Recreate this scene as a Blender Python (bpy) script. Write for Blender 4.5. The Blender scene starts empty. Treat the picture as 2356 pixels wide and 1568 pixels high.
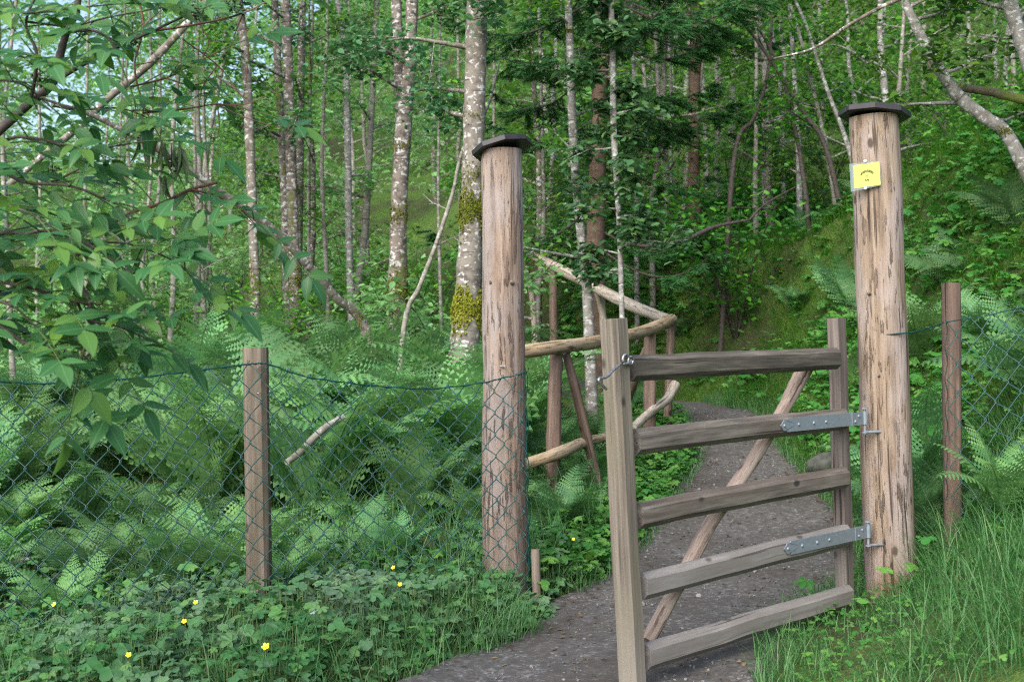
import bpy, math, random
import numpy as np
from mathutils import Vector, Matrix

random.seed(5)
rng = np.random.default_rng(11)
SC = bpy.context.scene
COL = SC.collection

# ------------------------------------------------------------------ camera
F_PX, CX, CY = 3000.0, 1178.0, 784.0          # photo measured at 2356 x 1568
CAM = np.array([0.0, 0.0, 1.3])
ROLL, TILT = 0.0205, 0.003
fw = np.array([0, math.cos(TILT), -math.sin(TILT)])
rt = np.array([math.cos(ROLL), 0, -math.sin(ROLL)])
rt = rt - fw * rt.dot(fw); rt /= np.linalg.norm(rt)
up = np.cross(rt, fw)
cd = bpy.data.cameras.new('camera')
cd.sensor_width = 36.0
cd.lens = F_PX / 2356.0 * 36.0
cd.clip_start = 0.05
cd.clip_end = 500.0
cd.dof.use_dof = True
cd.dof.focus_distance = 5.9
cd.dof.aperture_fstop = 5.0
cam = bpy.data.objects.new('camera', cd)
COL.objects.link(cam)
cam.matrix_world = Matrix(((rt[0], up[0], -fw[0], CAM[0]), (rt[1], up[1], -fw[1], CAM[1]),
                           (rt[2], up[2], -fw[2], CAM[2]), (0, 0, 0, 1)))
SC.camera = cam

# ------------------------------------------------------------------ light
SUN_EL, SUN_AZ = math.radians(40), math.radians(207)     # azimuth clockwise from +Y
w = bpy.data.worlds.new('World'); SC.world = w; w.use_nodes = True
wn = w.node_tree
sky = wn.nodes.new('ShaderNodeTexSky'); sky.sky_type = 'NISHITA'; sky.sun_disc = False
sky.sun_elevation = SUN_EL; sky.sun_rotation = SUN_AZ
sky.air_density = 1.0; sky.dust_density = 3.0; sky.ozone_density = 1.0
bg = wn.nodes['Background']; bg.inputs['Strength'].default_value = 0.14
wn.links.new(sky.outputs[0], bg.inputs['Color'])
sl = bpy.data.lights.new('sun', 'SUN'); sl.energy = 2.3; sl.angle = math.radians(60); sl.color = (1, 0.985, 0.955)
sun = bpy.data.objects.new('sun', sl); COL.objects.link(sun)
sd = Vector((math.sin(SUN_AZ) * math.cos(SUN_EL), math.cos(SUN_AZ) * math.cos(SUN_EL), math.sin(SUN_EL)))
sun.rotation_euler = sd.to_track_quat('Z', 'Y').to_euler(); sun.location = (0, -5, 20)
SC.view_settings.view_transform = 'Standard'; SC.view_settings.look = 'None'
SC.view_settings.exposure = 1.17; SC.view_settings.gamma = 1.0
SC.cycles.use_denoising = False
SC.cycles.filter_width = 1.2
SC.cycles.sample_clamp_indirect = 3.0
SC.cycles.max_bounces = 9; SC.cycles.diffuse_bounces = 4; SC.cycles.transmission_bounces = 5
SC.cycles.glossy_bounces = 2
SC.cycles.caustics_reflective = False; SC.cycles.caustics_refractive = False

# ------------------------------------------------------------------ maths helpers
def ray(px, py):
    d = fw + rt * ((px - CX) / F_PX) + up * ((CY - py) / F_PX)
    return d
def P(px, py, Y):
    d = ray(px, py); return CAM + d * (Y / d[1])
def on_plane(px, py, p0, n):
    d = ray(px, py); return CAM + d * (np.dot(np.asarray(p0) - CAM, n) / np.dot(d, n))
def sstep(a, b, x):
    t = np.clip((x - a) / (b - a), 0, 1); return t * t * (3 - 2 * t)
def vnoise(x, y, s=1.0, seed=0):
    x = np.asarray(x, float) / s + 57.3 * seed; y = np.asarray(y, float) / s + 23.1 * seed
    xi, yi = np.floor(x), np.floor(y); fx, fy = x - xi, y - yi
    fx = fx * fx * (3 - 2 * fx); fy = fy * fy * (3 - 2 * fy)
    def h(a, b):
        v = np.sin(a * 127.1 + b * 311.7 + seed * 74.7) * 43758.5453
        return v - np.floor(v)
    return (h(xi, yi) * (1 - fx) + h(xi + 1, yi) * fx) * (1 - fy) + (h(xi, yi + 1) * (1 - fx) + h(xi + 1, yi + 1) * fx) * fy - 0.5

# ------------------------------------------------------------------ terrain
def xl(Y): return np.interp(Y, [-6, 4, 4.9, 5.13, 5.5, 5.85, 6.5, 6.95, 8.2, 10, 11.5, 13, 15, 18], [-1.6, -.9, -.54, -.39, -.14, .09, .2, .5, .9, 1.42, 1.5, 1.0, -.2, -3])
def xr(Y): return np.interp(Y, [-6, 4, 4.95, 5.72, 6.17, 6.9, 8, 10, 11.5, 13, 15, 18], [1.3, .82, .94, 1.1, 1.36, 1.85, 2.1, 2.1, 2.15, 1.9, .9, -1.8])
def H(X, Y):
    X = np.asarray(X, float); Y = np.asarray(Y, float)
    zc = np.interp(Y, [-10, 6.5, 8, 10, 11.5, 12.5, 14, 16, 20, 30, 60, 100], [0, 0, .1, .35, .62, .62, .63, .95, 1.9, 5.5, 19, 34])
    zl = np.interp(Y, [-10, 6.5, 10, 16, 22, 30, 60, 100], [0, 0, .36, 1.0, 1.9, 3.8, 9.5, 14])
    l = np.maximum(xl(Y) - X, 0); r = np.maximum(X - xr(Y), 0)
    sh = .32 * np.interp(Y, [4.8, 5.4, 6.3, 7.0], [.3, 1, 1, 0]); rb = np.maximum(r - sh, 0)
    wl = sstep(0, 1, l / (1.4 + .3 * np.maximum(Y - 18, 0)))
    z = zc * (1 - wl) + zl * wl + 0.05 * sstep(0, .35, l)
    rr = np.minimum(rb, 1.6)
    b = .45 * rr + .5 * rr * rr + 1.2 * np.clip(rb - 1.6, 0, 3.4) + .75 * np.maximum(rb - 5, 0)
    b = b * np.interp(Y, [4.6, 5.6, 6.6, 9], [.35, .5, .8, 1.0])
    bm = np.interp(Y, [5, 8, 9.5, 11, 14, 16, 20], [2.6, 3.0, 2.9, 2.5, 1.55, 1.1, .8])
    b = np.where(b > bm, bm + .13 * (b - bm), b)
    z = z + b
    off = np.maximum(l, r)
    z = z + vnoise(X, Y, .7, 1) * .10 * sstep(.1, .8, off) + vnoise(X, Y, 2.6, 2) * .35 * sstep(.8, 3, off)
    z = z - .02 * (1 - sstep(0, .3, off))
    return z

# ------------------------------------------------------------------ mesh builder
class MB:
    def __init__(s): s.v = []; s.f = []; s.n = 0; s.g = []
    def add(s, v, f, m=0, smooth=False, grain=None):
        v = np.asarray(v, np.float32).reshape(-1, 3); f = np.asarray(f, np.int32)
        s.v.append(v); s.f.append((f + s.n, m, smooth)); s.n += len(v)
        s.g.append(v if grain is None else np.asarray(grain, np.float32))
    def build(s, name, mats, parent=None, loc=None):
        me = bpy.data.meshes.new(name)
        V = np.concatenate(s.v); G = np.concatenate(s.g)
        if loc is not None: V = V - np.asarray(loc, np.float32)
        idx = np.concatenate([f.ravel() for f, m, sm in s.f])
        tot = np.concatenate([np.full(len(f), f.shape[1], np.int32) for f, m, sm in s.f])
        mi = np.concatenate([np.full(len(f), m, np.int32) for f, m, sm in s.f])
        sm_ = np.concatenate([np.full(len(f), sm, bool) for f, m, sm in s.f])
        st = np.concatenate([[0], np.cumsum(tot)[:-1]]).astype(np.int32)
        me.vertices.add(len(V)); me.vertices.foreach_set('co', V.ravel())
        me.loops.add(len(idx)); me.loops.foreach_set('vertex_index', idx)
        me.polygons.add(len(tot)); me.polygons.foreach_set('loop_start', st); me.polygons.foreach_set('loop_total', tot)
        me.polygons.foreach_set('material_index', mi); me.polygons.foreach_set('use_smooth', sm_)
        a = me.attributes.new('grain', 'FLOAT_VECTOR', 'POINT'); a.data.foreach_set('vector', G.astype(np.float32).ravel())
        me.update(calc_edges=True); me.validate()
        for m in (mats if isinstance(mats, (list, tuple)) else [mats]): me.materials.append(m)
        o = bpy.data.objects.new(name, me); COL.objects.link(o)
        if loc is not None: o.location = loc
        if parent is not None:
            o.parent = parent
            o.location = np.asarray(o.location) - np.asarray(parent.location) if loc is not None else -np.asarray(parent.location)
        return o

def tag(o, label=None, cat=None, group=None, kind=None):
    if label: o['label'] = label
    if cat: o['category'] = cat
    if group: o['group'] = group
    if kind: o['kind'] = kind
    return o
def empty(name, loc, label, cat, group=None):
    o = bpy.data.objects.new(name, None); COL.objects.link(o); o.location = loc; o.empty_display_size = .1
    return tag(o, label, cat, group)
def copy_tree(o, loc=None, rz=0, sc=1.0, label=None, group=None, parent=None, sz=None):
    c = o.copy(); COL.objects.link(c)
    if parent is not None: c.parent = parent
    else:
        c.location = loc; c.rotation_euler = (random.uniform(-.05, .05), random.uniform(-.05, .05), rz); c.scale = (sc, sc, sz or sc)
        if label: c['label'] = label
        if group: c['group'] = group
    for ch in list(o.children): copy_tree(ch, parent=c)
    return c
def drop(o):
    for ch in list(o.children): drop(ch)
    bpy.data.objects.remove(o)

def frames(pts, hint):
    pts = np.asarray(pts, float); n = len(pts)
    t = np.gradient(pts, axis=0); t /= np.linalg.norm(t, axis=1)[:, None] + 1e-12
    h = np.asarray(hint, float)
    if abs(np.dot(h, t[0])) > .95: h = np.array([0, 1., 0]) if abs(t[0][1]) < .9 else np.array([1., 0, 0])
    S = np.zeros((n, 3)); U = np.zeros((n, 3))
    for i in range(n):
        a = h - t[i] * np.dot(h, t[i]); a /= np.linalg.norm(a) + 1e-12
        U[i] = a; S[i] = np.cross(t[i], a); h = a
    return t, S, U
def sweep(mb, pts, prof, scale=1.0, hint=(0, 0, 1), m=0, caps=True, smooth=False, wob=0.0, goff=0.0, capm=None):
    """profile (K,2): x along side, y along up."""
    pts = np.asarray(pts, float); prof = np.asarray(prof, float); n, K = len(pts), len(prof)
    sc = np.broadcast_to(np.asarray(scale, float), (n,))
    t, S, U = frames(pts, hint)
    q = prof[None] * sc[:, None, None]
    if wob: q = q * (1 + rng.normal(0, wob, (n, K))[..., None])
    v = pts[:, None] + S[:, None] * q[..., :1] + U[:, None] * q[..., 1:]
    s = np.concatenate([[0], np.cumsum(np.linalg.norm(np.diff(pts, axis=0), axis=1))])
    g = np.concatenate([q, np.broadcast_to(s[:, None, None], (n, K, 1))], 2) + goff
    i = np.arange(n - 1)[:, None]; k = np.arange(K)[None]; k2 = (k + 1) % K
    f = np.stack([i * K + k, i * K + k2, (i + 1) * K + k2, (i + 1) * K + k], -1).reshape(-1, 4)
    mb.add(v.reshape(-1, 3), f, m, smooth, g.reshape(-1, 3))
    if caps:
        for e, fl in ((0, True), (n - 1, False)):
            vv = np.concatenate([v[e], pts[e][None]]); kk = np.arange(K)
            ff = np.stack([kk, (kk + 1) % K, np.full(K, K)], 1)
            if fl: ff = ff[:, ::-1]
            gg = np.concatenate([g[e], g[e].mean(0)[None]])
            mb.add(vv, ff, m if capm is None else capm, False, gg)
def circ(K, r=1.0, a0=0.0):
    a = np.arange(K) * 2 * math.pi / K + a0; return np.stack([np.cos(a) * r, np.sin(a) * r], 1)
def spline(pts, n):
    """Catmull-Rom through pts of any dimension."""
    p = np.asarray(pts, float); p = np.concatenate([[2 * p[0] - p[1]], p, [2 * p[-1] - p[-2]]])
    m = len(p) - 3; out = []
    for u in np.linspace(0, m - 1e-6, n):
        i = int(u); t = u - i; a, b, c, d = p[i:i + 4]
        out.append(.5 * (2 * b + (c - a) * t + (2 * a - 5 * b + 4 * c - d) * t * t + (3 * b - a - 3 * c + d) * t ** 3))
    return np.array(out)
def tube(mb, pts, r, K=8, m=0, smooth=True, wob=0.0, caps=True, goff=None, hint=(0.3, 0.2, 1)):
    sweep(mb, pts, circ(K), r, hint, m, caps, smooth, wob, rng.uniform(0, 20) if goff is None else goff)
def chamf(w, h, c):
    a, b = w / 2, h / 2
    return np.array([(a, -b + c), (a, b - c), (a - c, b), (-a + c, b), (-a, b - c), (-a, -b + c), (-a + c, -b), (a - c, -b)])
def rot_frames(d, nrm):
    """(N,3,3) columns: x = d, z ~ nrm."""
    d = d / (np.linalg.norm(d, axis=1)[:, None] + 1e-9)
    y = np.cross(nrm, d); y /= np.linalg.norm(y, axis=1)[:, None] + 1e-9
    z = np.cross(d, y); return np.stack([d, y, z], 2)
def scatter(mb, tv, tf, pos, R, scale, m=0, smooth=False, local=False):
    n = len(pos); tv = np.asarray(tv, float); tf = np.asarray(tf)
    sc = np.asarray(scale, float)
    sc = np.broadcast_to(sc[:, None] if sc.ndim == 1 else sc, (n, 3)) if sc.ndim else np.full((n, 3), sc)
    v = np.einsum('nij,nkj->nki', R, tv[None] * sc[:, None, :]) + np.asarray(pos)[:, None]
    f = (tf[None] + (np.arange(n) * len(tv))[:, None, None]).reshape(-1, tf.shape[1])
    mb.add(v.reshape(-1, 3), f, m, smooth, np.tile(tv, (n, 1)) if local else None)
def rdir(n, up_=(-1, 1)):
    a = rng.uniform(0, 2 * math.pi, n); z = rng.uniform(up_[0], up_[1], n); s = np.sqrt(np.clip(1 - z * z, 0, 1))
    return np.stack([s * np.cos(a), s * np.sin(a), z], 1)

# leaf templates: x along leaf, z normal
LEAF = (np.array([(0, 0, 0), (.32, .3, .05), (.72, .22, .03), (1, 0, -.08), (.72, -.22, .03), (.32, -.3, .05)]), np.array([(0, 1, 2, 3), (0, 3, 4, 5)]))
LEAFS = (np.array([(0, 0, 0), (.45, .36, .07), (1, 0, -.06), (.45, -.36, .07)]), np.array([(0, 1, 2), (0, 2, 3)]))
def grid_leaf(nx=7, wid=.22, fold=.08, droop=.25, tip=1.0):
    x = np.linspace(0, 1, nx); hw = wid * (np.sin(np.pi * x ** .75) ** .9) * (1 - .25 * x) ; hw[0] = .012; hw[-1] = .004
    v = []
    for i in range(nx):
        zc = -droop * x[i] ** 2
        v += [(x[i], hw[i], zc + fold * hw[i] / wid * .6), (x[i], 0, zc), (x[i], -hw[i], zc + fold * hw[i] / wid * .6)]
    f = []
    for i in range(nx - 1):
        a = i * 3; f += [(a, a + 1, a + 4, a + 3), (a + 1, a + 2, a + 5, a + 4)]
    return np.array(v), np.array(f)
def lobed(lobes=5, depth=.45, teeth=True):
    """fan leaf about its stalk, radius 1, 300 degree spread; x toward the tip"""
    k = lobes * (4 if teeth else 2) + 1
    a = np.linspace(-2.55, 2.55, k); v = [(-.05, 0, .02)]
    for i, an in enumerate(a):
        ph = i % 4 if teeth else (i % 2) * 2
        r = {0: 1 - depth, 1: .86, 2: 1.0, 3: .86}[ph] if teeth else {0: 1 - depth, 2: 1.0}[ph]
        r *= .78 + .22 * math.cos(an * .6)
        v.append((math.cos(an) * r * .62 + .05, math.sin(an) * r * .62, -.10 * r * r + .05 * (ph in (0,))))
    f = [(0, i + 1, i + 2) for i in range(k - 1)]
    return np.array(v), np.array(f)
LOBED = [lobed(5, .42), lobed(5, .3), lobed(3, .35)]
ROUNDL = lobed(5, .06)

# ------------------------------------------------------------------ materials
def new_mat(name):
    m = bpy.data.materials.new(name); m.use_nodes = True; nt = m.node_tree
    return m, nt, nt.nodes['Principled BSDF'], nt.nodes['Material Output']
def nd(nt, typ, ins=None, **pr):
    n = nt.nodes.new(typ)
    for k, v in pr.items(): setattr(n, k, v)
    for k, v in (ins or {}).items():
        s = n.inputs[k]
        if hasattr(v, 'is_output'): nt.links.new(v, s)
        else: s.default_value = v
    return n
def rgb(c): return (c[0], c[1], c[2], 1)
def ramp(nt, fac, stops, interp='LINEAR'):
    r = nd(nt, 'ShaderNodeValToRGB', {'Fac': fac}); cr = r.color_ramp; cr.interpolation = interp
    while len(cr.elements) < len(stops): cr.elements.new(.5)
    for e, (p, c) in zip(cr.elements, stops):
        e.position = p; e.color = rgb(c) if not np.isscalar(c) else (c, c, c, 1)
    return r.outputs['Color']
def mix(nt, a, b, fac, mode='MIX'):
    n = nd(nt, 'ShaderNodeMix', data_type='RGBA', blend_type=mode)
    for s, v in ((n.inputs[0], fac), (n.inputs[6], a), (n.inputs[7], b)):
        if hasattr(v, 'is_output'): nt.links.new(v, s)
        else: s.default_value = v if np.isscalar(v) else rgb(v)
    return n.outputs[2]
def noise(nt, vec, scale, detail=4, rough=.55, sc3=None):
    if sc3 is not None: vec = nd(nt, 'ShaderNodeMapping', {'Vector': vec, 'Scale': sc3}).outputs[0]
    return nd(nt, 'ShaderNodeTexNoise', {'Vector': vec, 'Scale': scale, 'Detail': detail, 'Roughness': rough}).outputs['Fac']
def bump(nt, b, h, strength, dist):
    n = nd(nt, 'ShaderNodeBump', {'Height': h, 'Strength': strength, 'Distance': dist}); nt.links.new(n.outputs[0], b.inputs['Normal'])

def leaf_mat(name, c1, c2, c3=None, rough=.5, tr=.35, spec=.22, obj=.25, dust=None, vein=False):
    m, nt, b, out = new_mat(name)
    isl = nd(nt, 'ShaderNodeNewGeometry').outputs['Random Per Island']
    col = ramp(nt, isl, [(0, c1), (.6, c2), (1, c3 or c2)])
    oi = nd(nt, 'ShaderNodeObjectInfo').outputs['Random']
    hsv = nd(nt, 'ShaderNodeHueSaturation', {'Color': col, 'Hue': nd(nt, 'ShaderNodeMapRange', {0: oi, 3: .49, 4: .515}).outputs[0],
             'Value': nd(nt, 'ShaderNodeMapRange', {0: oi, 3: 1 - obj, 4: 1 + obj}).outputs[0]}).outputs[0]
    if dust:
        pos = nd(nt, 'ShaderNodeNewGeometry').outputs['Position']
        f = ramp(nt, noise(nt, pos, 2.2, 4), [(.42, 0.0), (.70, .6)])
        hsv = mix(nt, hsv, dust, f)
    if vein:
        x_, y_, _z = nd(nt, 'ShaderNodeSeparateXYZ', {0: nd(nt, 'ShaderNodeAttribute', attribute_name='grain').outputs['Vector']}).outputs
        ay = nd(nt, 'ShaderNodeMath', {0: y_}, operation='ABSOLUTE').outputs[0]
        hsv = mix(nt, hsv, (.16, .30, .12), ramp(nt, ay, [(.004, .8), (.016, 0.0)]))
        ph = nd(nt, 'ShaderNodeMath', {0: nd(nt, 'ShaderNodeMath', {0: x_, 1: nd(nt, 'ShaderNodeMath', {0: ay, 1: .9}, operation='MULTIPLY').outputs[0]}, operation='SUBTRACT').outputs[0], 1: 58.0}, operation='MULTIPLY').outputs[0]
        sn = nd(nt, 'ShaderNodeMath', {0: ph}, operation='SINE').outputs[0]
        hsv = mix(nt, hsv, (.03, .10, .03), ramp(nt, sn, [(.55, 0.0), (1.0, .22)]))
        nz = noise(nt, nd(nt, 'ShaderNodeNewGeometry').outputs['Position'], 24, 4)
        hsv = mix(nt, hsv, (.14, .22, .05), ramp(nt, nz, [(.64, 0.0), (.78, .5)]))
    nt.links.new(hsv, b.inputs['Base Color']); b.inputs['Roughness'].default_value = rough
    b.inputs['Specular IOR Level'].default_value = spec
    tl = nd(nt, 'ShaderNodeBsdfTranslucent', {'Color': mix(nt, hsv, (.92, 1.0, .45), .5, 'MULTIPLY')})
    mx = nd(nt, 'ShaderNodeMixShader', {0: tr, 1: b.outputs[0], 2: tl.outputs[0]})
    nt.links.new(mx.outputs[0], out.inputs['Surface'])
    return m

def wood_mat(name, dark, mid, light, streak=(60, 60, 3), flake=None, tint=None, rough=.8, bmp=.5, crk=.35, dirt=None):
    m, nt, b, out = new_mat(name)
    g = nd(nt, 'ShaderNodeAttribute', attribute_name='grain').outputs['Vector']
    fine = noise(nt, g, 1.0, 6, .65, streak)
    col = ramp(nt, fine, [(.3, dark), (.5, mid), (.7, light)])
    blotch = noise(nt, g, 1.0, 3, .5, (9, 9, 2.5))
    if tint: col = mix(nt, col, tint, ramp(nt, blotch, [(.45, 0.0), (.62, .7)]))
    h = fine
    if flake:
        fl = noise(nt, g, 1.0, 5, .6, (48, 48, 6))
        msk = ramp(nt, fl, [(.56, 0.0), (.62, .9)])
        lim = noise(nt, g, 1.0, 2, .5, (5, 5, 1.8))
        msk = mix(nt, (0, 0, 0), msk, ramp(nt, lim, [(.38, .15), (.6, 1.0)]))
        col = mix(nt, col, flake, msk)
        h = nd(nt, 'ShaderNodeMath', {0: fine, 1: msk}, operation='SUBTRACT').outputs[0]
    cr = noise(nt, g, 1.0, 3, .5, (48, 48, 1.1))
    crack = ramp(nt, cr, [(crk - .02, .9), (crk + .025, 0.0)])
    kn = nd(nt, 'ShaderNodeTexVoronoi', {'Vector': nd(nt, 'ShaderNodeMapping', {'Vector': g, 'Scale': (7, 7, 4.2)}).outputs[0], 'Scale': 1.0}).outputs['Distance']
    col = mix(nt, col, tuple(c * .45 for c in dark), ramp(nt, kn, [(.07, .9), (.13, 0.0)]))
    col = mix(nt, col, tuple(c * .35 for c in dark), crack)
    if dirt:
        z = nd(nt, 'ShaderNodeSeparateXYZ', {0: nd(nt, 'ShaderNodeNewGeometry').outputs['Position']}).outputs[2]
        zz = nd(nt, 'ShaderNodeMath', {0: z, 1: nd(nt, 'ShaderNodeMath', {0: blotch, 1: dirt[2]}, operation='MULTIPLY').outputs[0]}, operation='ADD').outputs[0]
        f = nd(nt, 'ShaderNodeMapRange', {0: zz, 1: dirt[1], 2: dirt[0], 3: 0.0, 4: .85}).outputs[0]
        col = mix(nt, col, dirt[3], f)
    nt.links.new(col, b.inputs['Base Color']); b.inputs['Roughness'].default_value = rough
    b.inputs['Specular IOR Level'].default_value = .3
    bump(nt, b, h, bmp, .008)
    return m

def bark_mat(name, base, dark, patch, moss=(.09, .10, .015), moss_amt=.5, spots=.56):
    m, nt, b, out = new_mat(name)
    g = nd(nt, 'ShaderNodeAttribute', attribute_name='grain').outputs['Vector']
    n1 = noise(nt, g, 1.0, 5, .6, (14, 14, 16)); n2 = noise(nt, g, 1.0, 4, .6, (22, 22, 30)); n3 = noise(nt, g, 1.0, 4, .6, (6, 6, 2.2))
    col = ramp(nt, n1, [(.35, dark), (.55, base)])
    col = mix(nt, col, patch, ramp(nt, n2, [(spots, 0.0), (spots + .05, 1.0)]))
    lent = noise(nt, g, 1.0, 2, .5, (3, 3, 45))
    col = mix(nt, col, tuple(c * .5 for c in dark), ramp(nt, lent, [(.62, 0.0), (.68, .8)]))
    col = mix(nt, col, moss, ramp(nt, n3, [(1 - moss_amt, 0.0), (1.08 - moss_amt, .9)]))
    nt.links.new(col, b.inputs['Base Color']); b.inputs['Roughness'].default_value = .85
    bump(nt, b, n2, .5, .01)
    return m

def flat_mat(name, c, rough=.5, metal=0.0, var=0.0, scale=20, bmp=0):
    m, nt, b, out = new_mat(name)
    if var:
        tc = nd(nt, 'ShaderNodeTexCoord').outputs['Object']; n = noise(nt, tc, scale, 4)
        nt.links.new(ramp(nt, n, [(.35, tuple(x * (1 - var) for x in c)), (.65, tuple(min(1, x * (1 + var)) for x in c))]), b.inputs['Base Color'])
        if bmp: bump(nt, b, n, bmp, .004)
    else: b.inputs['Base Color'].default_value = rgb(c)
    b.inputs['Roughness'].default_value = rough; b.inputs['Metallic'].default_value = metal
    return m

def ground_mat():
    m, nt, b, out = new_mat('soil_and_moss')
    pos = nd(nt, 'ShaderNodeNewGeometry').outputs['Position']
    n1 = noise(nt, pos, 1.1, 5); n2 = noise(nt, pos, 14, 5); n3 = noise(nt, pos, 60, 3)
    c = ramp(nt, n2, [(.35, (.018, .013, .008)), (.6, (.05, .036, .02))])
    mo = ramp(nt, n3, [(.35, (.03, .075, .008)), (.6, (.075, .14, .012)), (.75, (.13, .17, .02))])
    c = mix(nt, c, mo, ramp(nt, n1, [(.38, .25), (.55, 1.0)]))
    nt.links.new(c, b.inputs['Base Color']); b.inputs['Roughness'].default_value = .95
    bump(nt, b, n3, .8, .03)
    return m
def gravel_mat():
    m, nt, b, out = new_mat('grey_gravel')
    pos = nd(nt, 'ShaderNodeNewGeometry').outputs['Position']
    v = nd(nt, 'ShaderNodeTexVoronoi', {'Vector': pos, 'Scale': 85.0})
    v2 = nd(nt, 'ShaderNodeTexVoronoi', {'Vector': pos, 'Scale': 140.0})
    n1 = noise(nt, pos, 1.6, 4); n2 = noise(nt, pos, 25, 5)
    st = nd(nt, 'ShaderNodeSeparateColor', {0: v.outputs['Color']}).outputs[0]
    c = ramp(nt, n2, [(.3, (.042, .039, .035)), (.7, (.088, .083, .075))])
    c = mix(nt, c, ramp(nt, st, [(0, (.045, .042, .04)), (.6, (.10, .094, .09)), (.93, (.145, .14, .135)), (1, (.27, .27, .27))]), ramp(nt, n2, [(.45, .15), (.6, .9)]))
    c = mix(nt, c, (.042, .034, .027), ramp(nt, n1, [(.42, 0.0), (.66, .75)]))
    nt.links.new(c, b.inputs['Base Color']); b.inputs['Roughness'].default_value = .9
    hh = nd(nt, 'ShaderNodeMath', {0: v.outputs['Distance'], 1: v2.outputs['Distance']}, operation='ADD').outputs[0]
    bump(nt, b, hh, -.5, .01)
    return m

M = {}
M['ground'] = ground_mat(); M['gravel'] = gravel_mat()
M['post'] = wood_mat('peeled_log', (.105, .072, .055), (.235, .172, .132), (.32, .262, .22), (40, 40, 2.6), flake=(.085, .064, .054), tint=(.27, .24, .235), bmp=1.0, dirt=(.0, .75, .5, (.13, .11, .095)))
M['post_warm'] = wood_mat('peeled_log_warm', (.115, .08, .058), (.24, .18, .13), (.32, .265, .215), (40, 40, 2.6), flake=(.095, .072, .057), tint=(.33, .28, .27), bmp=1.0, dirt=(.0, .7, .5, (.12, .07, .04)))
M['knot'] = flat_mat('dark_knot', (.05, .035, .03), .8, var=.4)
M['cap'] = flat_mat('tarred_board', (.016, .015, .018), .55, var=.5, scale=12, bmp=.3)
M['gate_dark'] = wood_mat('weathered_dark_board', (.03, .026, .022), (.088, .077, .063), (.185, .165, .138), (45, 45, 3), tint=(.07, .062, .052), crk=.31, bmp=.4)
M['gate_mid'] = wood_mat('weathered_board', (.055, .048, .042), (.14, .123, .105), (.235, .212, .19), (45, 45, 3), tint=(.11, .085, .07), crk=.31, bmp=.4, dirt=(.2, .7, .3, (.21, .19, .17)))
M['gate_dusty'] = wood_mat('dusty_board', (.15, .138, .128), (.205, .19, .178), (.265, .25, .235), (40, 40, 3), tint=(.175, .158, .145), crk=.31, bmp=.25)
M['stile'] = wood_mat('squared_stile', (.062, .054, .045), (.145, .125, .103), (.24, .213, .178), (55, 55, 1.6), tint=(.15, .135, .095), bmp=.35, dirt=(.05, .6, .3, (.23, .21, .18)))
M['stile_grey'] = wood_mat('squared_grey_stile', (.06, .05, .045), (.15, .125, .112), (.25, .22, .20), (55, 55, 1.6), tint=(.11, .085, .078), bmp=.35, dirt=(.0, .55, .3, (.17, .155, .14)))
M['brace'] = wood_mat('peeled_pole', (.14, .10, .08), (.28, .215, .175), (.38, .32, .27), (40, 40, 3), flake=(.11, .07, .055), bmp=.5)
M['fpost'] = wood_mat('grey_fence_post', (.08, .065, .05), (.165, .135, .105), (.24, .205, .17), (50, 50, 1.8), tint=(.12, .10, .07), bmp=.4)
M['rail'] = wood_mat('barked_rail', (.13, .09, .055), (.30, .22, .13), (.42, .33, .22), (32, 32, 3), flake=(.09, .06, .04), tint=(.30, .24, .17), bmp=.6)
M['rail_pale'] = wood_mat('pale_rail', (.20, .16, .125), (.38, .33, .27), (.48, .43, .37), (32, 32, 3), flake=(.13, .10, .08), bmp=.6)
M['rustic'] = wood_mat('reddish_post', (.06, .043, .036), (.145, .10, .078), (.25, .18, .14), (40, 40, 1.5), tint=(.12, .085, .07), bmp=.6, dirt=(.1, .6, .3, (.10, .085, .075)))
M['wire'] = flat_mat('green_coated_wire', (.003, .045, .04), .3)
M['galv'] = flat_mat('galvanised_steel', (.20, .235, .27), .5, .15, var=.10, scale=60)
M['iron'] = flat_mat('worn_iron', (.33, .33, .35), .38, .85, var=.4, scale=120)
M['paper'] = flat_mat('yellow_paper', (.46, .48, .12), .6)
M['lamin'] = None
M['white'] = flat_mat('white_plastic', (.8, .82, .85), .35)
M['ink'] = flat_mat('dark_green_ink', (.03, .045, .012), .7)
M['ink2'] = flat_mat('faded_ink', (.34, .40, .10), .7)
M['orange'] = flat_mat('orange_ink', (.70, .24, .05), .7)
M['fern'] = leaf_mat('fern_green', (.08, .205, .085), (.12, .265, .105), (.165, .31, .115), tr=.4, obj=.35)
M['fern_lit'] = leaf_mat('fern_yellow_green_lit', (.11, .25, .09), (.15, .31, .11), (.20, .36, .12), tr=.4, obj=.25)  # lit copy of the fern green, brightness put into the colour
M['stalk'] = flat_mat('green_stalk', (.06, .11, .03), .6)
M['elder'] = leaf_mat('elder_leaf', (.04, .15, .055), (.065, .20, .07), (.14, .30, .05), rough=.4, tr=.4, spec=.35, obj=.1, vein=True)
M['wilt'] = leaf_mat('wilted_leaf', (.10, .15, .08), (.14, .19, .10), (.16, .17, .09), rough=.6, tr=.3)
M['berry'] = leaf_mat('unripe_berry', (.03, .05, .02), (.05, .08, .03), (.08, .10, .04), tr=.0)
M['twig'] = flat_mat('dark_twig_bark', (.045, .035, .03), .8, var=.5, scale=40)
M['redtwig'] = flat_mat('reddish_twig_bark', (.13, .06, .04), .7, var=.4, scale=40)
M['drytwig'] = flat_mat('dry_twig_bark', (.20, .15, .12), .8, var=.4, scale=40)
M['leafA'] = leaf_mat('birch_leaf', (.075, .22, .04), (.12, .31, .045), (.23, .43, .05), tr=.45)
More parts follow.
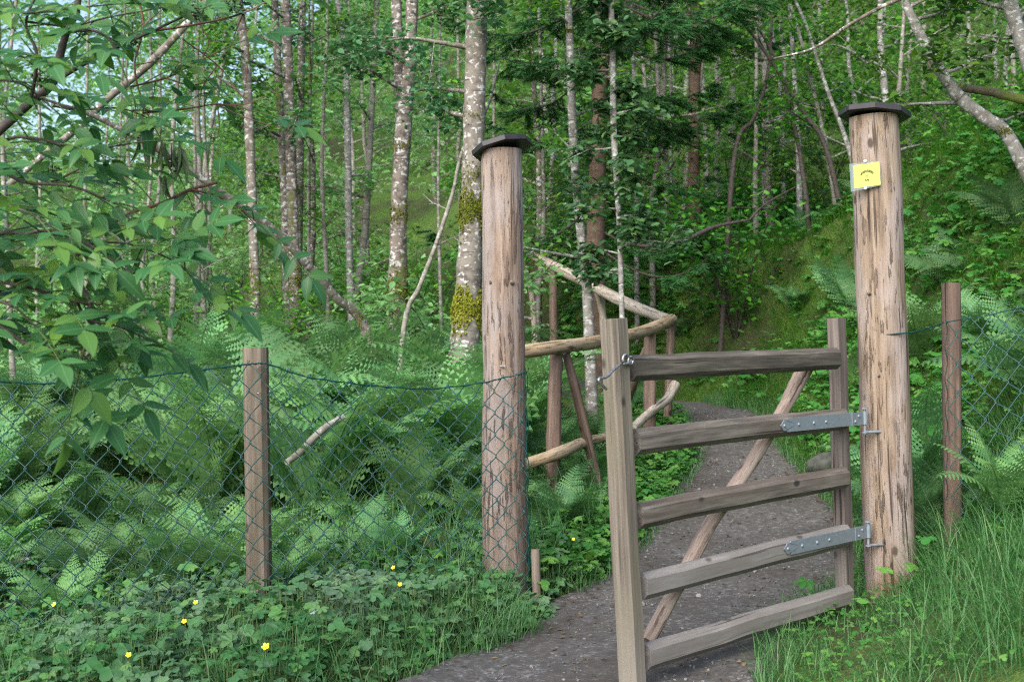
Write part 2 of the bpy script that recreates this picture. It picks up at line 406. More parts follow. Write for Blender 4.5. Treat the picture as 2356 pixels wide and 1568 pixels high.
M['leafB'] = leaf_mat('alder_leaf', (.05, .15, .065), (.07, .19, .075), (.11, .23, .08), tr=.4)
M['leafP'] = leaf_mat('skylit_pale_leaf', (.14, .31, .11), (.21, .41, .15), (.32, .52, .22), tr=.5)  # pale tone stands in for skylight and haze on the left wood
M['leafD'] = leaf_mat('deep_leaf', (.035, .11, .03), (.065, .20, .025), (.15, .33, .035), tr=.45)
M['leafS'] = leaf_mat('sapling_leaf', (.06, .17, .075), (.09, .22, .095), (.14, .28, .08), rough=.38, tr=.35)
M['mossy'] = bark_mat('mossy_bark', (.10, .09, .05), (.05, .04, .03), (.2, .2, .17), moss=(.09, .13, .015), moss_amt=.55, spots=.62)
M['needle'] = leaf_mat('spruce_needle', (.025, .09, .025), (.04, .125, .035), (.065, .17, .045), rough=.5, tr=.1)
M['grass'] = leaf_mat('grass_blade', (.055, .16, .045), (.09, .21, .07), (.17, .27, .12), tr=.4)
M['bankgrass'] = leaf_mat('bank_grass_blade', (.04, .15, .015), (.075, .21, .02), (.16, .26, .035), tr=.35)
M['cover'] = leaf_mat('dusty_ground_leaf', (.035, .14, .035), (.06, .185, .055), (.11, .25, .055), rough=.6, tr=.2, dust=(.16, .19, .17))
M['herb'] = leaf_mat('herb_leaf', (.05, .17, .035), (.08, .22, .045), (.15, .30, .06), tr=.4)
M['moss'] = leaf_mat('yellow_moss', (.10, .115, .014), (.155, .16, .02), (.24, .22, .03), rough=.9, tr=.2, spec=.1)
M['mossg'] = leaf_mat('olive_moss', (.07, .09, .012), (.11, .13, .018), (.16, .17, .03), rough=.9, tr=.2, spec=.1)
M['petal'] = flat_mat('yellow_petal', (.85, .65, .02), .45)
M['stone'] = flat_mat('grey_stone', (.045, .048, .04), .9, var=.5, scale=14, bmp=.5)
M['alder'] = bark_mat('mottled_alder_bark', (.18, .16, .135), (.08, .067, .054), (.44, .44, .43), moss_amt=.36, spots=.56)
M['alder2'] = bark_mat('dark_alder_bark', (.15, .125, .105), (.05, .04, .035), (.40, .41, .40), moss=(.07, .085, .012), moss_amt=.42, spots=.55)
M['birch'] = bark_mat('grey_birch_bark', (.22, .215, .20), (.11, .10, .088), (.42, .43, .42), moss_amt=.32, spots=.55)
M['thin'] = bark_mat('sapling_bark', (.21, .20, .17), (.11, .10, .08), (.32, .32, .30), moss_amt=.3, spots=.56)
M['spruce'] = bark_mat('spruce_bark', (.105, .068, .046), (.055, .036, .026), (.14, .10, .075), moss_amt=.28, spots=.6)
m, nt, b, out = new_mat('clear_laminate')
b.inputs['Base Color'].default_value = (.35, .45, .46, 1); b.inputs['Roughness'].default_value = .25
mx = nd(nt, 'ShaderNodeMixShader', {0: .3, 1: nd(nt, 'ShaderNodeBsdfTransparent', {'Color': (.9, .95, .95, 1)}).outputs[0], 2: b.outputs[0]})
nt.links.new(mx.outputs[0], out.inputs['Surface']); M['lamin'] = m

# ------------------------------------------------------------------ setting: ground and path
def sheet(name, X, Y, Z, mat):
    ny, nx = X.shape; mb = MB(); i = np.arange(ny - 1)[:, None] * nx; j = np.arange(nx - 1)[None]
    f = np.stack([i + j, i + j + 1, i + nx + j + 1, i + nx + j], -1).reshape(-1, 4)
    mb.add(np.stack([X, Y, Z], -1).reshape(-1, 3), f, 0, True); return mb.build(name, mat)
ys = np.concatenate([np.arange(-12, 4, .5), np.arange(4, 14, .1), np.arange(14, 30, .3), np.arange(30, 101, 1.5)])
xs = np.concatenate([np.arange(-50, -7, 1.5), np.arange(-7, 7.01, .1), np.arange(8, 51, 1.5)])
GX, GY = np.meshgrid(xs, ys)
inp = sstep(.12, -.06, np.maximum(xl(GY) - GX, GX - xr(GY)))
tag(sheet('ground', GX, GY, H(GX, GY) - .05 * inp, M['ground']), kind='structure')
py_ = np.arange(-12, 17.01, .06); tt = np.linspace(0, 1, 41)
jl = vnoise(py_, py_ * 0, .35, 5) * .16; jr = vnoise(py_, py_ * 0 + 9, .35, 6) * .16
PX = (xl(py_) - .04 + jl)[:, None] * (1 - tt) + (xr(py_) + .04 + jr)[:, None] * tt
PY = np.broadcast_to(py_[:, None], PX.shape)
PZ = H(PX, PY) + .004 + vnoise(PX, PY, .25, 8) * .02 - .035 * (np.abs(tt - .5) > .48)
tag(sheet('path', PX, PY, PZ, M['gravel']), kind='structure')

# loose stones on the path
def pebble():
    v = np.array([(x, y, z) for x in (-1, 1) for y in (-1, 1) for z in (-1, 1)], float) * .6
    v = np.concatenate([v, [(1, 0, 0), (-1, 0, 0), (0, 1, 0), (0, -1, 0), (0, 0, 1), (0, 0, -1)]])
    f = []
    F6 = [(8, (4, 6, 7, 5)), (9, (0, 1, 3, 2)), (10, (2, 3, 7, 6)), (11, (0, 4, 5, 1)), (12, (1, 5, 7, 3)), (13, (0, 2, 6, 4))]
    for c, q in F6:
        for a in range(4): f.append((c, q[a], q[(a + 1) % 4]))
    return v, np.array(f)
pv, pf = pebble()
mb = MB(); n = 4500
yy = rng.uniform(4.3, 12, n) ** 1.0; u = rng.uniform(-.02, 1.02, n); xx = xl(yy) * (1 - u) + xr(yy) * u
s = np.clip(rng.lognormal(-5.45, .5, n), .002, .016)
scatter(mb, pv, pf, np.stack([xx, yy, H(xx, yy) + .002 + s * .2], 1), rot_frames(rdir(n), rdir(n)), np.stack([s, s * rng.uniform(.6, 1, n), s * rng.uniform(.4, .8, n)], 1), 0)
mg = leaf_mat('loose_gravel', (.06, .058, .06), (.12, .118, .122), (.24, .235, .23), rough=.85, tr=0, spec=.3)
tag(mb.build('gravel', mg), 'loose grey gravel scattered over the path', 'gravel', kind='stuff')

mb = MB(); n = 900
yy = rng.uniform(4.3, 12, n); u = np.where(rng.random(n) < .6, np.abs(rng.normal(0, .12, n)), rng.random(n)); u = np.where(rng.random(n) < .5, u, 1 - u); xx = xl(yy) * (1 - u) + xr(yy) * u
a = rng.uniform(0, 6.28, n)
scatter(mb, LEAFS[0], LEAFS[1], np.stack([xx, yy, H(xx, yy) + .012], 1), rot_frames(np.stack([np.cos(a), np.sin(a), rng.normal(0, .15, n)], 1), np.stack([rng.normal(0, .3, n), rng.normal(0, .3, n), np.ones(n)], 1)), np.stack([rng.uniform(.012, .045, n), rng.uniform(.006, .03, n), np.full(n, .03)], 1))
tag(mb.build('leaf_litter', leaf_mat('dead_leaf', (.06, .04, .025), (.12, .085, .05), (.22, .17, .10), rough=.8, tr=.1)), 'dead leaf scraps and bark bits strewn along the path edges', 'leaf litter', kind='stuff')

# ------------------------------------------------------------------ gateposts
def log_post(px_top, px_bot, Y, w_top, w_bot, zbot, name, label, mat, cap_rot, cap_tilt, cap_r, knots, cap_n):
    top = P(*px_top, Y); bot = P(*px_bot, Y)
    loc = np.array([bot[0], bot[1], zbot]); e = empty(name, loc, label, 'gatepost')
    n = 40; t = np.linspace(0, 1, n)[:, None]; b2 = bot + (bot - top) / np.linalg.norm(bot - top) * max(0, (bot[2] - zbot) + .15)
    pts = b2 * (1 - t) + top * t
    pts[:, 0] += vnoise(t[:, 0] * 3, t[:, 0] * 0, .5, 3) * .012
    K = 36; a = np.arange(K) * 2 * math.pi / K
    r = (w_bot * (1 - t[:, 0]) + w_top * t[:, 0]) / F_PX * Y / 2
    mb = MB(); T, S, U = frames(pts, (0, -1, 0))
    rad = r[:, None] * (1 + .08 * vnoise(np.cos(a)[None] * 2 + t * 2, np.sin(a)[None] * 2 + t * 6, .7, 4) + .03 * vnoise(a[None] * 7 + t, t * 9 + 0 * a, .6, 9))
    v = pts[:, None] + S[:, None] * (np.cos(a)[None] * rad)[..., None] + U[:, None] * (np.sin(a)[None] * rad)[..., None]
    zz = np.linspace(0, np.linalg.norm(top - b2), n)
    g = np.stack([np.cos(a)[None] * rad, np.sin(a)[None] * rad, np.broadcast_to(zz[:, None], rad.shape)], -1) + px_top[0] * .01
    i = np.arange(n - 1)[:, None]; k = np.arange(K)[None]; k2 = (k + 1) % K
    mb.add(v.reshape(-1, 3), np.stack([i * K + k, i * K + k2, (i + 1) * K + k2, (i + 1) * K + k], -1).reshape(-1, 4), 0, True, g.reshape(-1, 3))
    mb.build('post', mat, e, loc)
    for (kx, ky, kr) in knots:
        c = P(kx, ky, Y); d = (CAM - c); d[2] = 0; d /= np.linalg.norm(d)
        ax = top + (bot - top) * ((top[2] - c[2]) / (top[2] - bot[2]))
        off = c - ax; lat = np.linalg.norm(off[:2]); rr = np.interp((ky - px_top[1]) / (px_bot[1] - px_top[1]), [0, 1], [w_top, w_bot]) / F_PX * Y / 2
        c = c + d * math.sqrt(max(rr * rr - lat * lat, 0)) * .96
        mk = MB(); R = kr
        tube(mk, [c - d * .02, c + d * .006, c + d * .013], [R * 1.25, R * 1.1, R * .6], 10, 1); tube(mk, [c, c + d * .0155], [R * .5, R * .4], 8, 0)
        mk.build('knot', [M['knot'], mat], e, loc)
    # octagonal board cap
    axis = (top - bot) / np.linalg.norm(top - bot)
    nx, ny = cap_tilt; nrm = np.array([nx, ny, 1.0]); nrm /= np.linalg.norm(nrm)
    c = top + axis * .012 + np.array([cap_n[0], cap_n[1], 0])
    mb = MB(); th = .027
    sweep(mb, [c - nrm * th / 2, c + nrm * (th / 2 - .004), c + nrm * th / 2], circ(8, 1, cap_rot), [cap_r, cap_r, cap_r - .006], (1, 0, 0), 0, True, False)
    mb.build('cap', M['cap'], e, loc)
    return e, top, bot
YL, YR = 6.55, 6.12
gl, gl_t, gl_b = log_post((1155, 345), (1166, 1372), YL, 92, 106, -.02, 'gatepost', 'thick pinkish log gatepost under a tilted black cap, mesh fence stapled to it', M['post'], -.1, (-.20, .20), .155, [(1129, 651, .009), (1178, 652, .011)], (.0, 0))
gr_, gr_t, gr_b = log_post((2012, 268), (2056, 1405), YR, 108, 118, 0.02, 'gatepost', 'thick tan log gatepost with a black octagonal cap and a yellow notice', M['post_warm'], 0.25, (.10, .09), .165, [(2000, 676, .008), (2022, 862, .006)], (0, 0))
mb = MB(); c = P(1156, 843, YL - .112)
tube(mb, [c + [0, .02, 0], c - [0, .008, 0]], .003, 6); tube(mb, [c + [-.012, -.008, .001], c + [.012, -.008, 0]], .004, 6)
mb.build('staple', M['iron'], gl, gl.location)

# ------------------------------------------------------------------ notice on the right gatepost
sc_ = P(1995, 403, YR - .118)
cpx = [(1963, 381), (2023, 372), (2026, 425), (1966, 434)]
Ys = YR - .122
q = [P(x, y, Ys + .0) for x, y in cpx]
loc = (q[0] + q[2]) / 2
nt_ = empty('notice', loc, 'yellow laminated paper notice pinned high on the tan gatepost', 'notice')
ux = (q[1] - q[0]) / np.linalg.norm(q[1] - q[0]); uy = (q[1] - q[2]) / np.linalg.norm(q[1] - q[2])
un = np.cross(ux, uy); un /= np.linalg.norm(un)
if un[1] > 0: un = -un
def slab(mb, quad, th, nrm, m=0):
    a = np.array(quad); b_ = a + nrm * th
    mb.add(np.concatenate([a, b_]), [(0, 1, 2, 3), (7, 6, 5, 4), (0, 4, 5, 1), (1, 5, 6, 2), (2, 6, 7, 3), (3, 7, 4, 0)], m)
mb = MB(); lam = [P(x, y, Ys) for x, y in [(1954, 377), (2024, 370.5), (2027, 426.5), (1958, 441)]]
slab(mb, [p - un * .0012 for p in lam], .0008, un); mb.build('laminate', M['lamin'], nt_, loc)
mb = MB(); slab(mb, q, .0008, un); mb.build('paper', M['paper'], nt_, loc)
def text_mesh(txt, size, pos, ang, mat, name, parent, ploc, sx=1.0):
    cu = bpy.data.curves.new('t', 'FONT'); cu.body = txt; cu.size = size; cu.align_x = 'CENTER'; cu.align_y = 'CENTER'; cu.extrude = .0002; cu.offset = .045 * size
    cu.resolution_u = 2
    o = bpy.data.objects.new('t', cu); COL.objects.link(o)
    dg = bpy.context.evaluated_depsgraph_get(); me = bpy.data.meshes.new_from_object(o.evaluated_get(dg))
    vs = np.array([v.co for v in me.vertices]); fs = [tuple(p.vertices) for p in me.polygons]
    bpy.data.objects.remove(o)
    ca, sa = math.cos(ang), math.sin(ang)
    ax, ay = ux * ca + uy * sa, -ux * sa + uy * ca
    vv = np.array(pos) + ax * vs[:, :1] * sx + ay * vs[:, 1:2] + un * (vs[:, 2:3] + .0002)
    m2 = bpy.data.meshes.new(name); m2.from_pydata([tuple(x) for x in (vv - np.asarray(ploc))], [], fs); m2.materials.append(mat)
    ob = bpy.data.objects.new(name, m2); COL.objects.link(ob); ob.parent = parent; return ob
W_ = np.linalg.norm(q[1] - q[0]); Hh = np.linalg.norm(q[1] - q[2]); C0 = loc + un * .0009
word = 'VOSSATUREN'; pieces = []
for kk, (mt, dy) in enumerate([(M['ink2'], .07), (M['ink'], .0)]):
    for i, ch in enumerate(word):
        th = (i - 4.5) / 4.5 * .82; R = W_ * .29
        p = C0 + ux * (R * math.sin(th)) + uy * (R * math.cos(th) - R + Hh * (.17 + dy)) + un * .0001 * kk
        pieces.append(text_mesh(ch, W_ * .098, p, -th, mt, 'lettering', nt_, loc))
# join the arched word into one part
def join(obs, name):
    vs = []; fs = []; mi = []; mats = []; n0 = 0
    for o in obs:
        me = o.data; mt = me.materials[0]
        if mt not in mats: mats.append(mt)
        vs += [tuple(v.co) for v in me.vertices]
        for p in me.polygons: fs.append(tuple(i + n0 for i in p.vertices)); mi.append(mats.index(mt))
        n0 += len(me.vertices)
    m2 = bpy.data.meshes.new(name); m2.from_pydata(vs, [], fs)
    for mt in mats: m2.materials.append(mt)
    m2.polygons.foreach_set('material_index', mi)
    o2 = bpy.data.objects.new(name, m2); COL.objects.link(o2); o2.parent = obs[0].parent
    for o in obs: bpy.data.objects.remove(o)
    return o2
join(pieces, 'lettering')
text_mesh('V', W_ * .16, C0 - uy * Hh * .04, 0, M['orange'], 'lettering', nt_, loc)
text_mesh('NV', W_ * .11, C0 - uy * Hh * .22, 0, M['ink'], 'lettering', nt_, loc)
for (x, y) in [(1990, 371), (1991, 433)]:
    mb = MB(); c = P(x, y, Ys)
    tube(mb, [c + un * .0005, c + un * .004, c + un * .008, c + un * .010], [.0065, .0078, .006, .002], 12); mb.build('pin', M['white'], nt_, loc)

# ------------------------------------------------------------------ the gate
GD = np.array([1.07, 1.08, 0]); GD /= np.linalg.norm(GD); GN = np.array([GD[1], -GD[0], 0])   # facing the camera
G0 = np.array([.40, 4.82, 0])
def gp(px, py, off=0.0): return on_plane(px, py, G0 + GN * off, GN)
gloc = np.array([1.47, 5.89, .0])
gate = empty('gate', gloc, 'five barred wooden gate standing ajar on steel strap hinges', 'gate')
def beam(pts, w, h, c, name, mat, hint, parent=gate, loc=gloc, n=24, bow=.004):
    p = spline(pts, n) if len(pts) > 2 else np.linspace(pts[0], pts[1], n)
    p = p + (vnoise(np.arange(n) * .3, np.arange(n) * 0 + rng.uniform(0, 50), 1, 2) * bow)[:, None] * np.asarray(hint)
    mb = MB(); pr = np.array(chamf(w, h, c)); sweep(mb, p, pr, 1 + vnoise(np.arange(n) * .4, np.zeros(n), 1, 7) * .03, hint, 0, True, False, .006, rng.uniform(0, 30))
    return mb.build(name, mat, parent, loc)
# left stile a little proud, right stile behind the rails
beam([gp(1411, 733, .0), gp(1456, 1590, .0)], .078, .088, .012, 'stile', M['stile'], GN)
beam([gp(1924, 731, -.055), gp(1946, 1424, -.055)], .082, .06, .008, 'stile', M['stile_grey'], GN)
RL = [((1449, 848), (1922, 825), .098, 'gate_dark'), ((1459, 1016), (1941, 964), .097, 'gate_mid'), ((1466, 1186), (1942, 1098), .097, 'gate_mid'),
      ((1475, 1348), (1946, 1231), .100, 'gate_dusty'), ((1483, 1512), (1951, 1369), .100, 'gate_dusty')]
for i, (a, b_, hh, mt) in enumerate(RL):
    o = beam([gp(*a), gp((a[0] + b_[0]) / 2, (a[1] + b_[1]) / 2 - 2), gp(*b_)], .062, hh, .022, 'rail', M[mt], (0, 0, 1), bow=.006)
    o['label'] = ['dark mossy top rail', 'brown second rail with knots', 'brown middle rail', 'dusty grey fourth rail', 'dusty grey bottom rail smeared with mud'][i]
mb = MB(); pts = spline([gp(1856, 842, -.075), gp(1832, 885, -.075), gp(1803, 940, -.072), gp(1740, 1045, -.07), gp(1640, 1195, -.068), gp(1560, 1345, -.07), gp(1488, 1475, -.07)], 30)
tube(mb, pts, (np.interp(np.linspace(0, 1, 30), [0, .22, .26, 1], [.036, .036, .030, .029])) * (1 + rng.normal(0, .03, 30)), 14, 0, True, .03); mb.build('brace', M['brace'], gate, gloc)
def strap(p_l, p_r, hpx, label):
    off = .0335
    a = gp(*p_l, off); b_ = gp(*p_r, off); d = (b_ - a); L = np.linalg.norm(d); d /= L
    v = np.array([0, 0, 1.0]) - d * d[2]; v /= np.linalg.norm(v); h = .029; n = GN
    out = [(0, 0), (.018, .012), (.026, .022), (.043, .024), (.046, .018), (.05, .018), (.055, h), (L, h), (L, -h), (.055, -h), (.05, -.018), (.046, -.018), (.043, -.024), (.026, -.022), (.018, -.012)]
    mb = MB(); K = len(out)
    top = np.array([a + d * x + v * y + n * .004 for x, y in out]); bot = np.array([a + d * x + v * y for x, y in out]); c = a + d * .3
    for arr, fl in ((top, 1), (bot, 0)):
        vv = np.concatenate([arr, [arr.mean(0)]]); kk = np.arange(K); ff = np.stack([kk, (kk + 1) % K, np.full(K, K)], 1)
        mb.add(vv, ff[:, ::-1] if fl else ff, 0)
    kk = np.arange(K); mb.add(np.concatenate([top, bot]), np.stack([kk, (kk + 1) % K, (kk + 1) % K + K, kk + K], 1), 0)
    # cranked joint plate and eye
    jx = L - .115
    mb.add([a + d * x + v * y + n * z for x in (jx, jx + .006) for y in (-h - .001, h + .001) for z in (.0042, .0065)], [(0, 1, 3, 2), (4, 6, 7, 5), (0, 4, 5, 1), (2, 3, 7, 6), (1, 5, 7, 3), (0, 2, 6, 4)], 0)
    tube(mb, [b_ - v * h + n * .003, b_ + v * h + n * .003], .013, 12, 0)
    s = mb.build('hinge_strap', M['galv'], gate, gloc)
    for x, y in [(.03, 0), (.14, 0), (.26, 0), (.36, 0), (L - .085, -.012), (L - .055, .012)]:
        mb = MB(); c = a + d * x + v * y
        tube(mb, [c + n * .002, c + n * .007, c + n * .0095], [.0075, .0068, .004], 8, 0)
        o = mb.build('bolt', M['galv'], s); o.location = -np.asarray(gloc)
        o.location = (0, 0, 0); o.data.transform(Matrix.Translation(-Vector(gloc)))
        s_ = None
    mb = MB(); tube(mb, [b_ - v * (h + .045) + n * .003, b_ + v * (h + .014) + n * .003], .007, 10); tube(mb, [b_ + v * (h + .012) + n * .003, b_ + v * (h + .018) + n * .003], .016, 10)
    tube(mb, [b_ - v * (h + .04) + n * .003, b_ - v * (h + .034) + n * .003], .015, 10)
    tube(mb, [b_ - v * (h + .037) + n * .003, b_ - v * (h + .037) + n * .003 + np.array([.09, .03, 0])], .007, 8)
    o = mb.build('hinge_pin', M['galv'], gate, gloc)
    return s
def fixsub(o):
    pass
s1 = strap((1794, 979), (1988, 961), 30, '')
s2 = strap((1802, 1263), (1996, 1221), 30, '')
# hook and eye
mb = MB(); ho = .056
ctr = gp(1440, 826, ho); R = .017
ring = [ctr + GD * (R * math.cos(t)) + np.array([0, 0, 1]) * (R * math.sin(t)) for t in np.linspace(-2.2, 3.6, 18)]
tail = spline([gp(1428.4, 836, ho), gp(1412, 850, ho + .004), gp(1396.3, 866, ho + .006), gp(1387, 869, ho + .006), gp(1380, 869.5, ho + .006), gp(1377.5, 876, ho + .006), gp(1386, 886, ho + .006), gp(1395.3, 895, ho + .006)], 24)
tube(mb, ring, .0055, 8); tube(mb, tail, .0055, 8)
hk = mb.build('hook', M['iron'], gate, gloc)
mb = MB(); c2 = gp(1447, 829, ho - .008)
tube(mb, [c2 + GN * (-.045), c2 + GN * .004 - GD * .003, c2 + GN * .014 - GD * .008], .0065, 8)
tube(mb, [c2 + GN * .008 + np.array([0, .0, .014]) * math.sin(t) + GD * .014 * math.cos(t) for t in np.linspace(0, 6.28, 14)], .005, 8)
mb.build('eye_bolt', M['iron'], gate, gloc)

# ------------------------------------------------------------------ chain-link fences
def link_fence(e, loc, top, bot, cell_w, cell_h, plan_n=400, wire_r=.0027, jit=.002):
    """top/bot: (N,3) polylines with equal parameter; zig-zag strands hung between them"""
    T = spline(top, plan_n); B = spline(bot, plan_n)
    s = np.concatenate([[0], np.cumsum(np.linalg.norm(np.diff(T, axis=0), axis=1))]); L = s[-1]
    ncol = int(L / (cell_w / 2)); rows = int(round(np.mean(np.linalg.norm(T - B, axis=1)) / (cell_h / 2)))
    mb = MB()
    def at(sv, t):
        a = np.array([np.interp(sv, s, T[:, k]) for k in range(3)]); b = np.array([np.interp(sv, s, B[:, k]) for k in range(3)])
        return a * (1 - t) + b * t
    colj = rng.normal(0, 1, ncol + 3) * .003
    for k in range(ncol):
        pts = []
        for j in range(rows + 1):
            c = k + ((j + k) % 2); t = j / rows
            sv = min(c * cell_w / 2 + colj[c] + (.0045 if c > k else -.0045) * -1 * 0 + (.004 if c > k else -.004), L)
            p = at(sv, t)
            d1 = .0035
            if j == 0: p = p + np.array([0, 0, .012])
            # interlocking bends: pass behind the neighbour on the way in, before it on the way out
            pts.append(p + np.array([0, d1, .0025])); pts.append(p + np.array([0, -d1, -.0025]))
        sweep(mb, np.array(pts), circ(5), wire_r, (0, 1, 0), 0, False, True, 0, 0)
    mb.build('wire_mesh', M['wire'], e, loc)
    return T, B
# left run
Yf = lambda px: np.interp(px, [-700, 0, 588, 1160, 1230], [4.55, 5.28, 5.885, 6.41, 6.44])
tp = [(-500, 850), (-250, 868), (0, 877), (80, 882), (160, 880), (300, 870), (400, 858), (500, 846), (560, 839), (590, 836), (620, 838), (700, 865), (800, 880), (900, 890), (1000, 893), (1110, 880), (1160, 868), (1203, 858)]
top = [P(x, y, Yf(x)) for x, y in tp]
bot = []
for p in top: bot.append([p[0] + .004, p[1], max(float(H(p[0], p[1])) + .035, .03)])
fl = np.array([P(588, 1440, 5.97)[0], 5.97, 0.])
fence = empty('chain_link_fence', fl, 'green chain link fence on a squared wooden post left of the gate', 'fence')
top = np.array(top); bot = np.array(bot)
# last stretch wraps round the gatepost's side
top = np.concatenate([top, [P(1209, 853, 6.52)]]); bot = np.concatenate([bot, [[P(1216, 1340, 6.52)[0], 6.52, .03]]])
T, B = link_fence(fence, fl, top, bot, .098, .113)
mb = MB(); tube(mb, T + np.array([0, -.005, .0]), .0032, 6); mb.build('top_wire', M['wire'], fence, fl)
mb = MB(); tw = T + np.array([0, -.004, .0]) + np.stack([np.zeros(len(T)), np.cos(np.arange(len(T)) * .5) * .004, np.sin(np.arange(len(T)) * .5) * .005], 1); tube(mb, tw, .0016, 5); mb.build('tie_wire', M['wire'], fence, fl)
mb = MB(); tube(mb, B + np.array([0, -.004, .0]) + np.stack([0 * T[:, 0], 0 * T[:, 0], vnoise(np.arange(len(T)) * .05, np.zeros(len(T)), 1, 3) * .03], 1), .0022, 6); mb.build('bottom_wire', M['twig'], fence, fl)
mb = MB(); tl = np.linspace(0, 1, 30)[:, None]; e1 = P(1209, 853, 6.50) * (1 - tl) + np.array([P(1218, 1340, 6.5)[0], 6.5, .02]) * tl
e1[:, 0] += np.sin(np.arange(30) * 1.1) * .006 + .004; tube(mb, e1, .0024, 6); mb.build('end_wire', M['wire'], fence, fl)
beam([P(588, 799, 5.97), np.array([P(598, 1440, 5.97)[0], 5.97, -.1])], .108, .10, .022, 'fence_post', M['fpost'], (0, -1, 0), fence, fl)
mb = MB()
for z_ in (846, 905): 
    c = P(594, z_, 5.91); tube(mb, [c + [-.006, .004, 0], c + [-.005, -.014, 0], c + [.008, -.014, .004], c + [.01, .004, .004]], .002, 5)
mb.build('staple', M['iron'], fence, fl)
# right run
fr = np.array([P(2190, 1215, 6.42)[0], 6.42, float(H(2.16, 6.42))])
fence2 = empty('chain_link_fence', fr, 'green chain link fence on a round stake right of the tan gatepost', 'fence')
Yg = lambda px: np.interp(px, [2170, 2360, 2800], [6.355, 6.1, 5.6])
tp = [(2176, 741), (2210, 735), (2260, 728), (2310, 716), (2356, 706), (2450, 690), (2620, 660), (2800, 640)]
top = np.array([P(x, y, Yg(x)) for x, y in tp]); bot = np.array([[p[0] + .01, p[1] - .02, max(float(H(p[0], p[1])) + .04, p[2] - 1.06)] for p in top])
T, B = link_fence(fence2, fr, top, bot, .116, .118, wire_r=.0029)
mb = MB(); tube(mb, T + np.array([0, -.005, .0]), .0026, 6)
mb.build('top_wire', M['wire'], fence2, fr)
mb = MB(); ca = P(2040, 768, 6.12); r0 = .119
ringp = [np.array([ca[0] + r0 * math.cos(t), 6.12 + r0 * math.sin(t), ca[2] + .006 * math.cos(t)]) for t in np.linspace(-.35, -6.0, 26)]
a0 = P(2170, 742, 6.36)
tube(mb, np.array([a0] + [a0 * (1 - u) + ringp[0] * u + np.array([0, 0, -.004 * math.sin(u * 3.1)]) for u in np.linspace(.15, .9, 7)] + ringp), .0036, 6)
tube(mb, np.array([a0 + [0, 0, .003]] + [a0 * (1 - u) + ringp[0] * u + np.array([0, .003 * math.sin(u * 30), -.003 + .004 * math.cos(u * 30)]) for u in np.linspace(.1, .95, 24)]), .0026, 5)
mb.build('tie_wire', M['wire'], fence2, fr)
mb = MB(); sp = np.linspace(0, 1, 26)[:, None]; st_ = P(2188, 651, 6.42) * (1 - sp) + (np.array([P(2191, 1225, 6.42)[0], 6.42, fr[2] - .15])) * sp
tube(mb, st_, .0455 * (1 + rng.normal(0, .012, 26)), 16, 0, True, .025); mb.build('fence_post', M['rustic'], fence2, fr)
mb = MB(); el = np.linspace(0, 1, 40)[:, None]; e1 = P(2177, 742, 6.36) * (1 - el) + P(2178, 1150, 6.36) * el
e1[:, 0] += np.sin(np.arange(40) * .9) * .006; tube(mb, e1, .0024, 5); mb.build('end_wire', M['wire'], fence2, fr)

# stub stake beside the left gatepost
mb = MB(); b0 = np.array([P(1236, 1388, 6.45)[0], 6.45, -.08]); t0 = P(1232, 1263, 6.45)
tube(mb, np.linspace(b0, t0, 10), .023 * (1 + rng.normal(0, .02, 10)), 12, 0, True, .03)
tag(mb.build('stake', M['fpost'], None, b0), 'short grey round stake at the foot of the pinkish gatepost', 'stake')

# ------------------------------------------------------------------ rustic pole railing
def pole(pts, r, name, mat, parent, loc, K=12, n=26, wob=.035):
    pts = spline(pts, n) if len(pts) > 2 else np.linspace(pts[0], pts[1], n)
    r = np.interp(np.linspace(0, 1, n), np.linspace(0, 1, len(r)), r) if np.ndim(r) else np.full(n, r)
    mb = MB(); tube(mb, pts, r * (1 + rng.normal(0, .02, n)), K, 0, True, wob); return mb.build(name, mat, parent, loc)
def gz(p, d=.1): return np.array([p[0], p[1], float(H(p[0], p[1])) - d])
rl = gz(P(1270, 1255, 8.1), 0)
rail1 = empty('pole_railing', rl, 'rustic railing of barked poles behind the pinkish gatepost', 'railing')
pole([P(1150, 818, 7.8), P(1210, 808, 7.9), P(1290, 797, 8.1), P(1390, 784, 8.7), P(1470, 765, 9.6), P(1520, 748, 10.3), P(1546, 734, 10.7)], [.041, .043, .042, .044, .046, .05, .047], 'rail', M['rail'], rail1, rl)
pole([P(1150, 1085, 7.8), P(1215, 1066, 7.9), P(1290, 1040, 8.05), P(1340, 1018, 8.4), P(1395, 1005, 8.8)], [.036, .037, .04, .035, .03], 'rail', M['rail'], rail1, rl)
pole([P(1455, 985, 9.3), P(1500, 945, 9.9), P(1535, 918, 10.3), P(1553, 885, 10.5)], [.032, .034, .036, .042], 'rail', M['rail_pale'], rail1, rl)
pole([P(1280, 812, 8.14), P(1275, 960, 8.14), gz(P(1270, 1265, 8.14))], [.042, .045, .048], 'post', M['rustic'], rail1, rl)
pole([P(1302, 812, 8.2), P(1330, 920, 8.3), P(1392, 1190, 8.6)], [.026, .032, .036], 'brace', M['rustic'], rail1, rl)
pole([P(1545, 738, 10.75), gz(P(1533, 985, 10.75))], [.034, .036], 'post', M['rustic'], rail1, rl)
pole([P(1496, 765, 10.0), gz(P(1492, 1000, 10.0))], [.048, .052], 'post', M['rustic'], rail1, rl)
pole([P(1488, 800, 10.1), P(1440, 930, 10.5)], [.03, .035], 'brace', M['rustic'], rail1, rl)
rl2 = gz(P(1273, 760, 13.5), 0)
rail2 = empty('pole_railing', rl2, 'pale pole railing climbing away to the left beyond the ferns', 'railing')
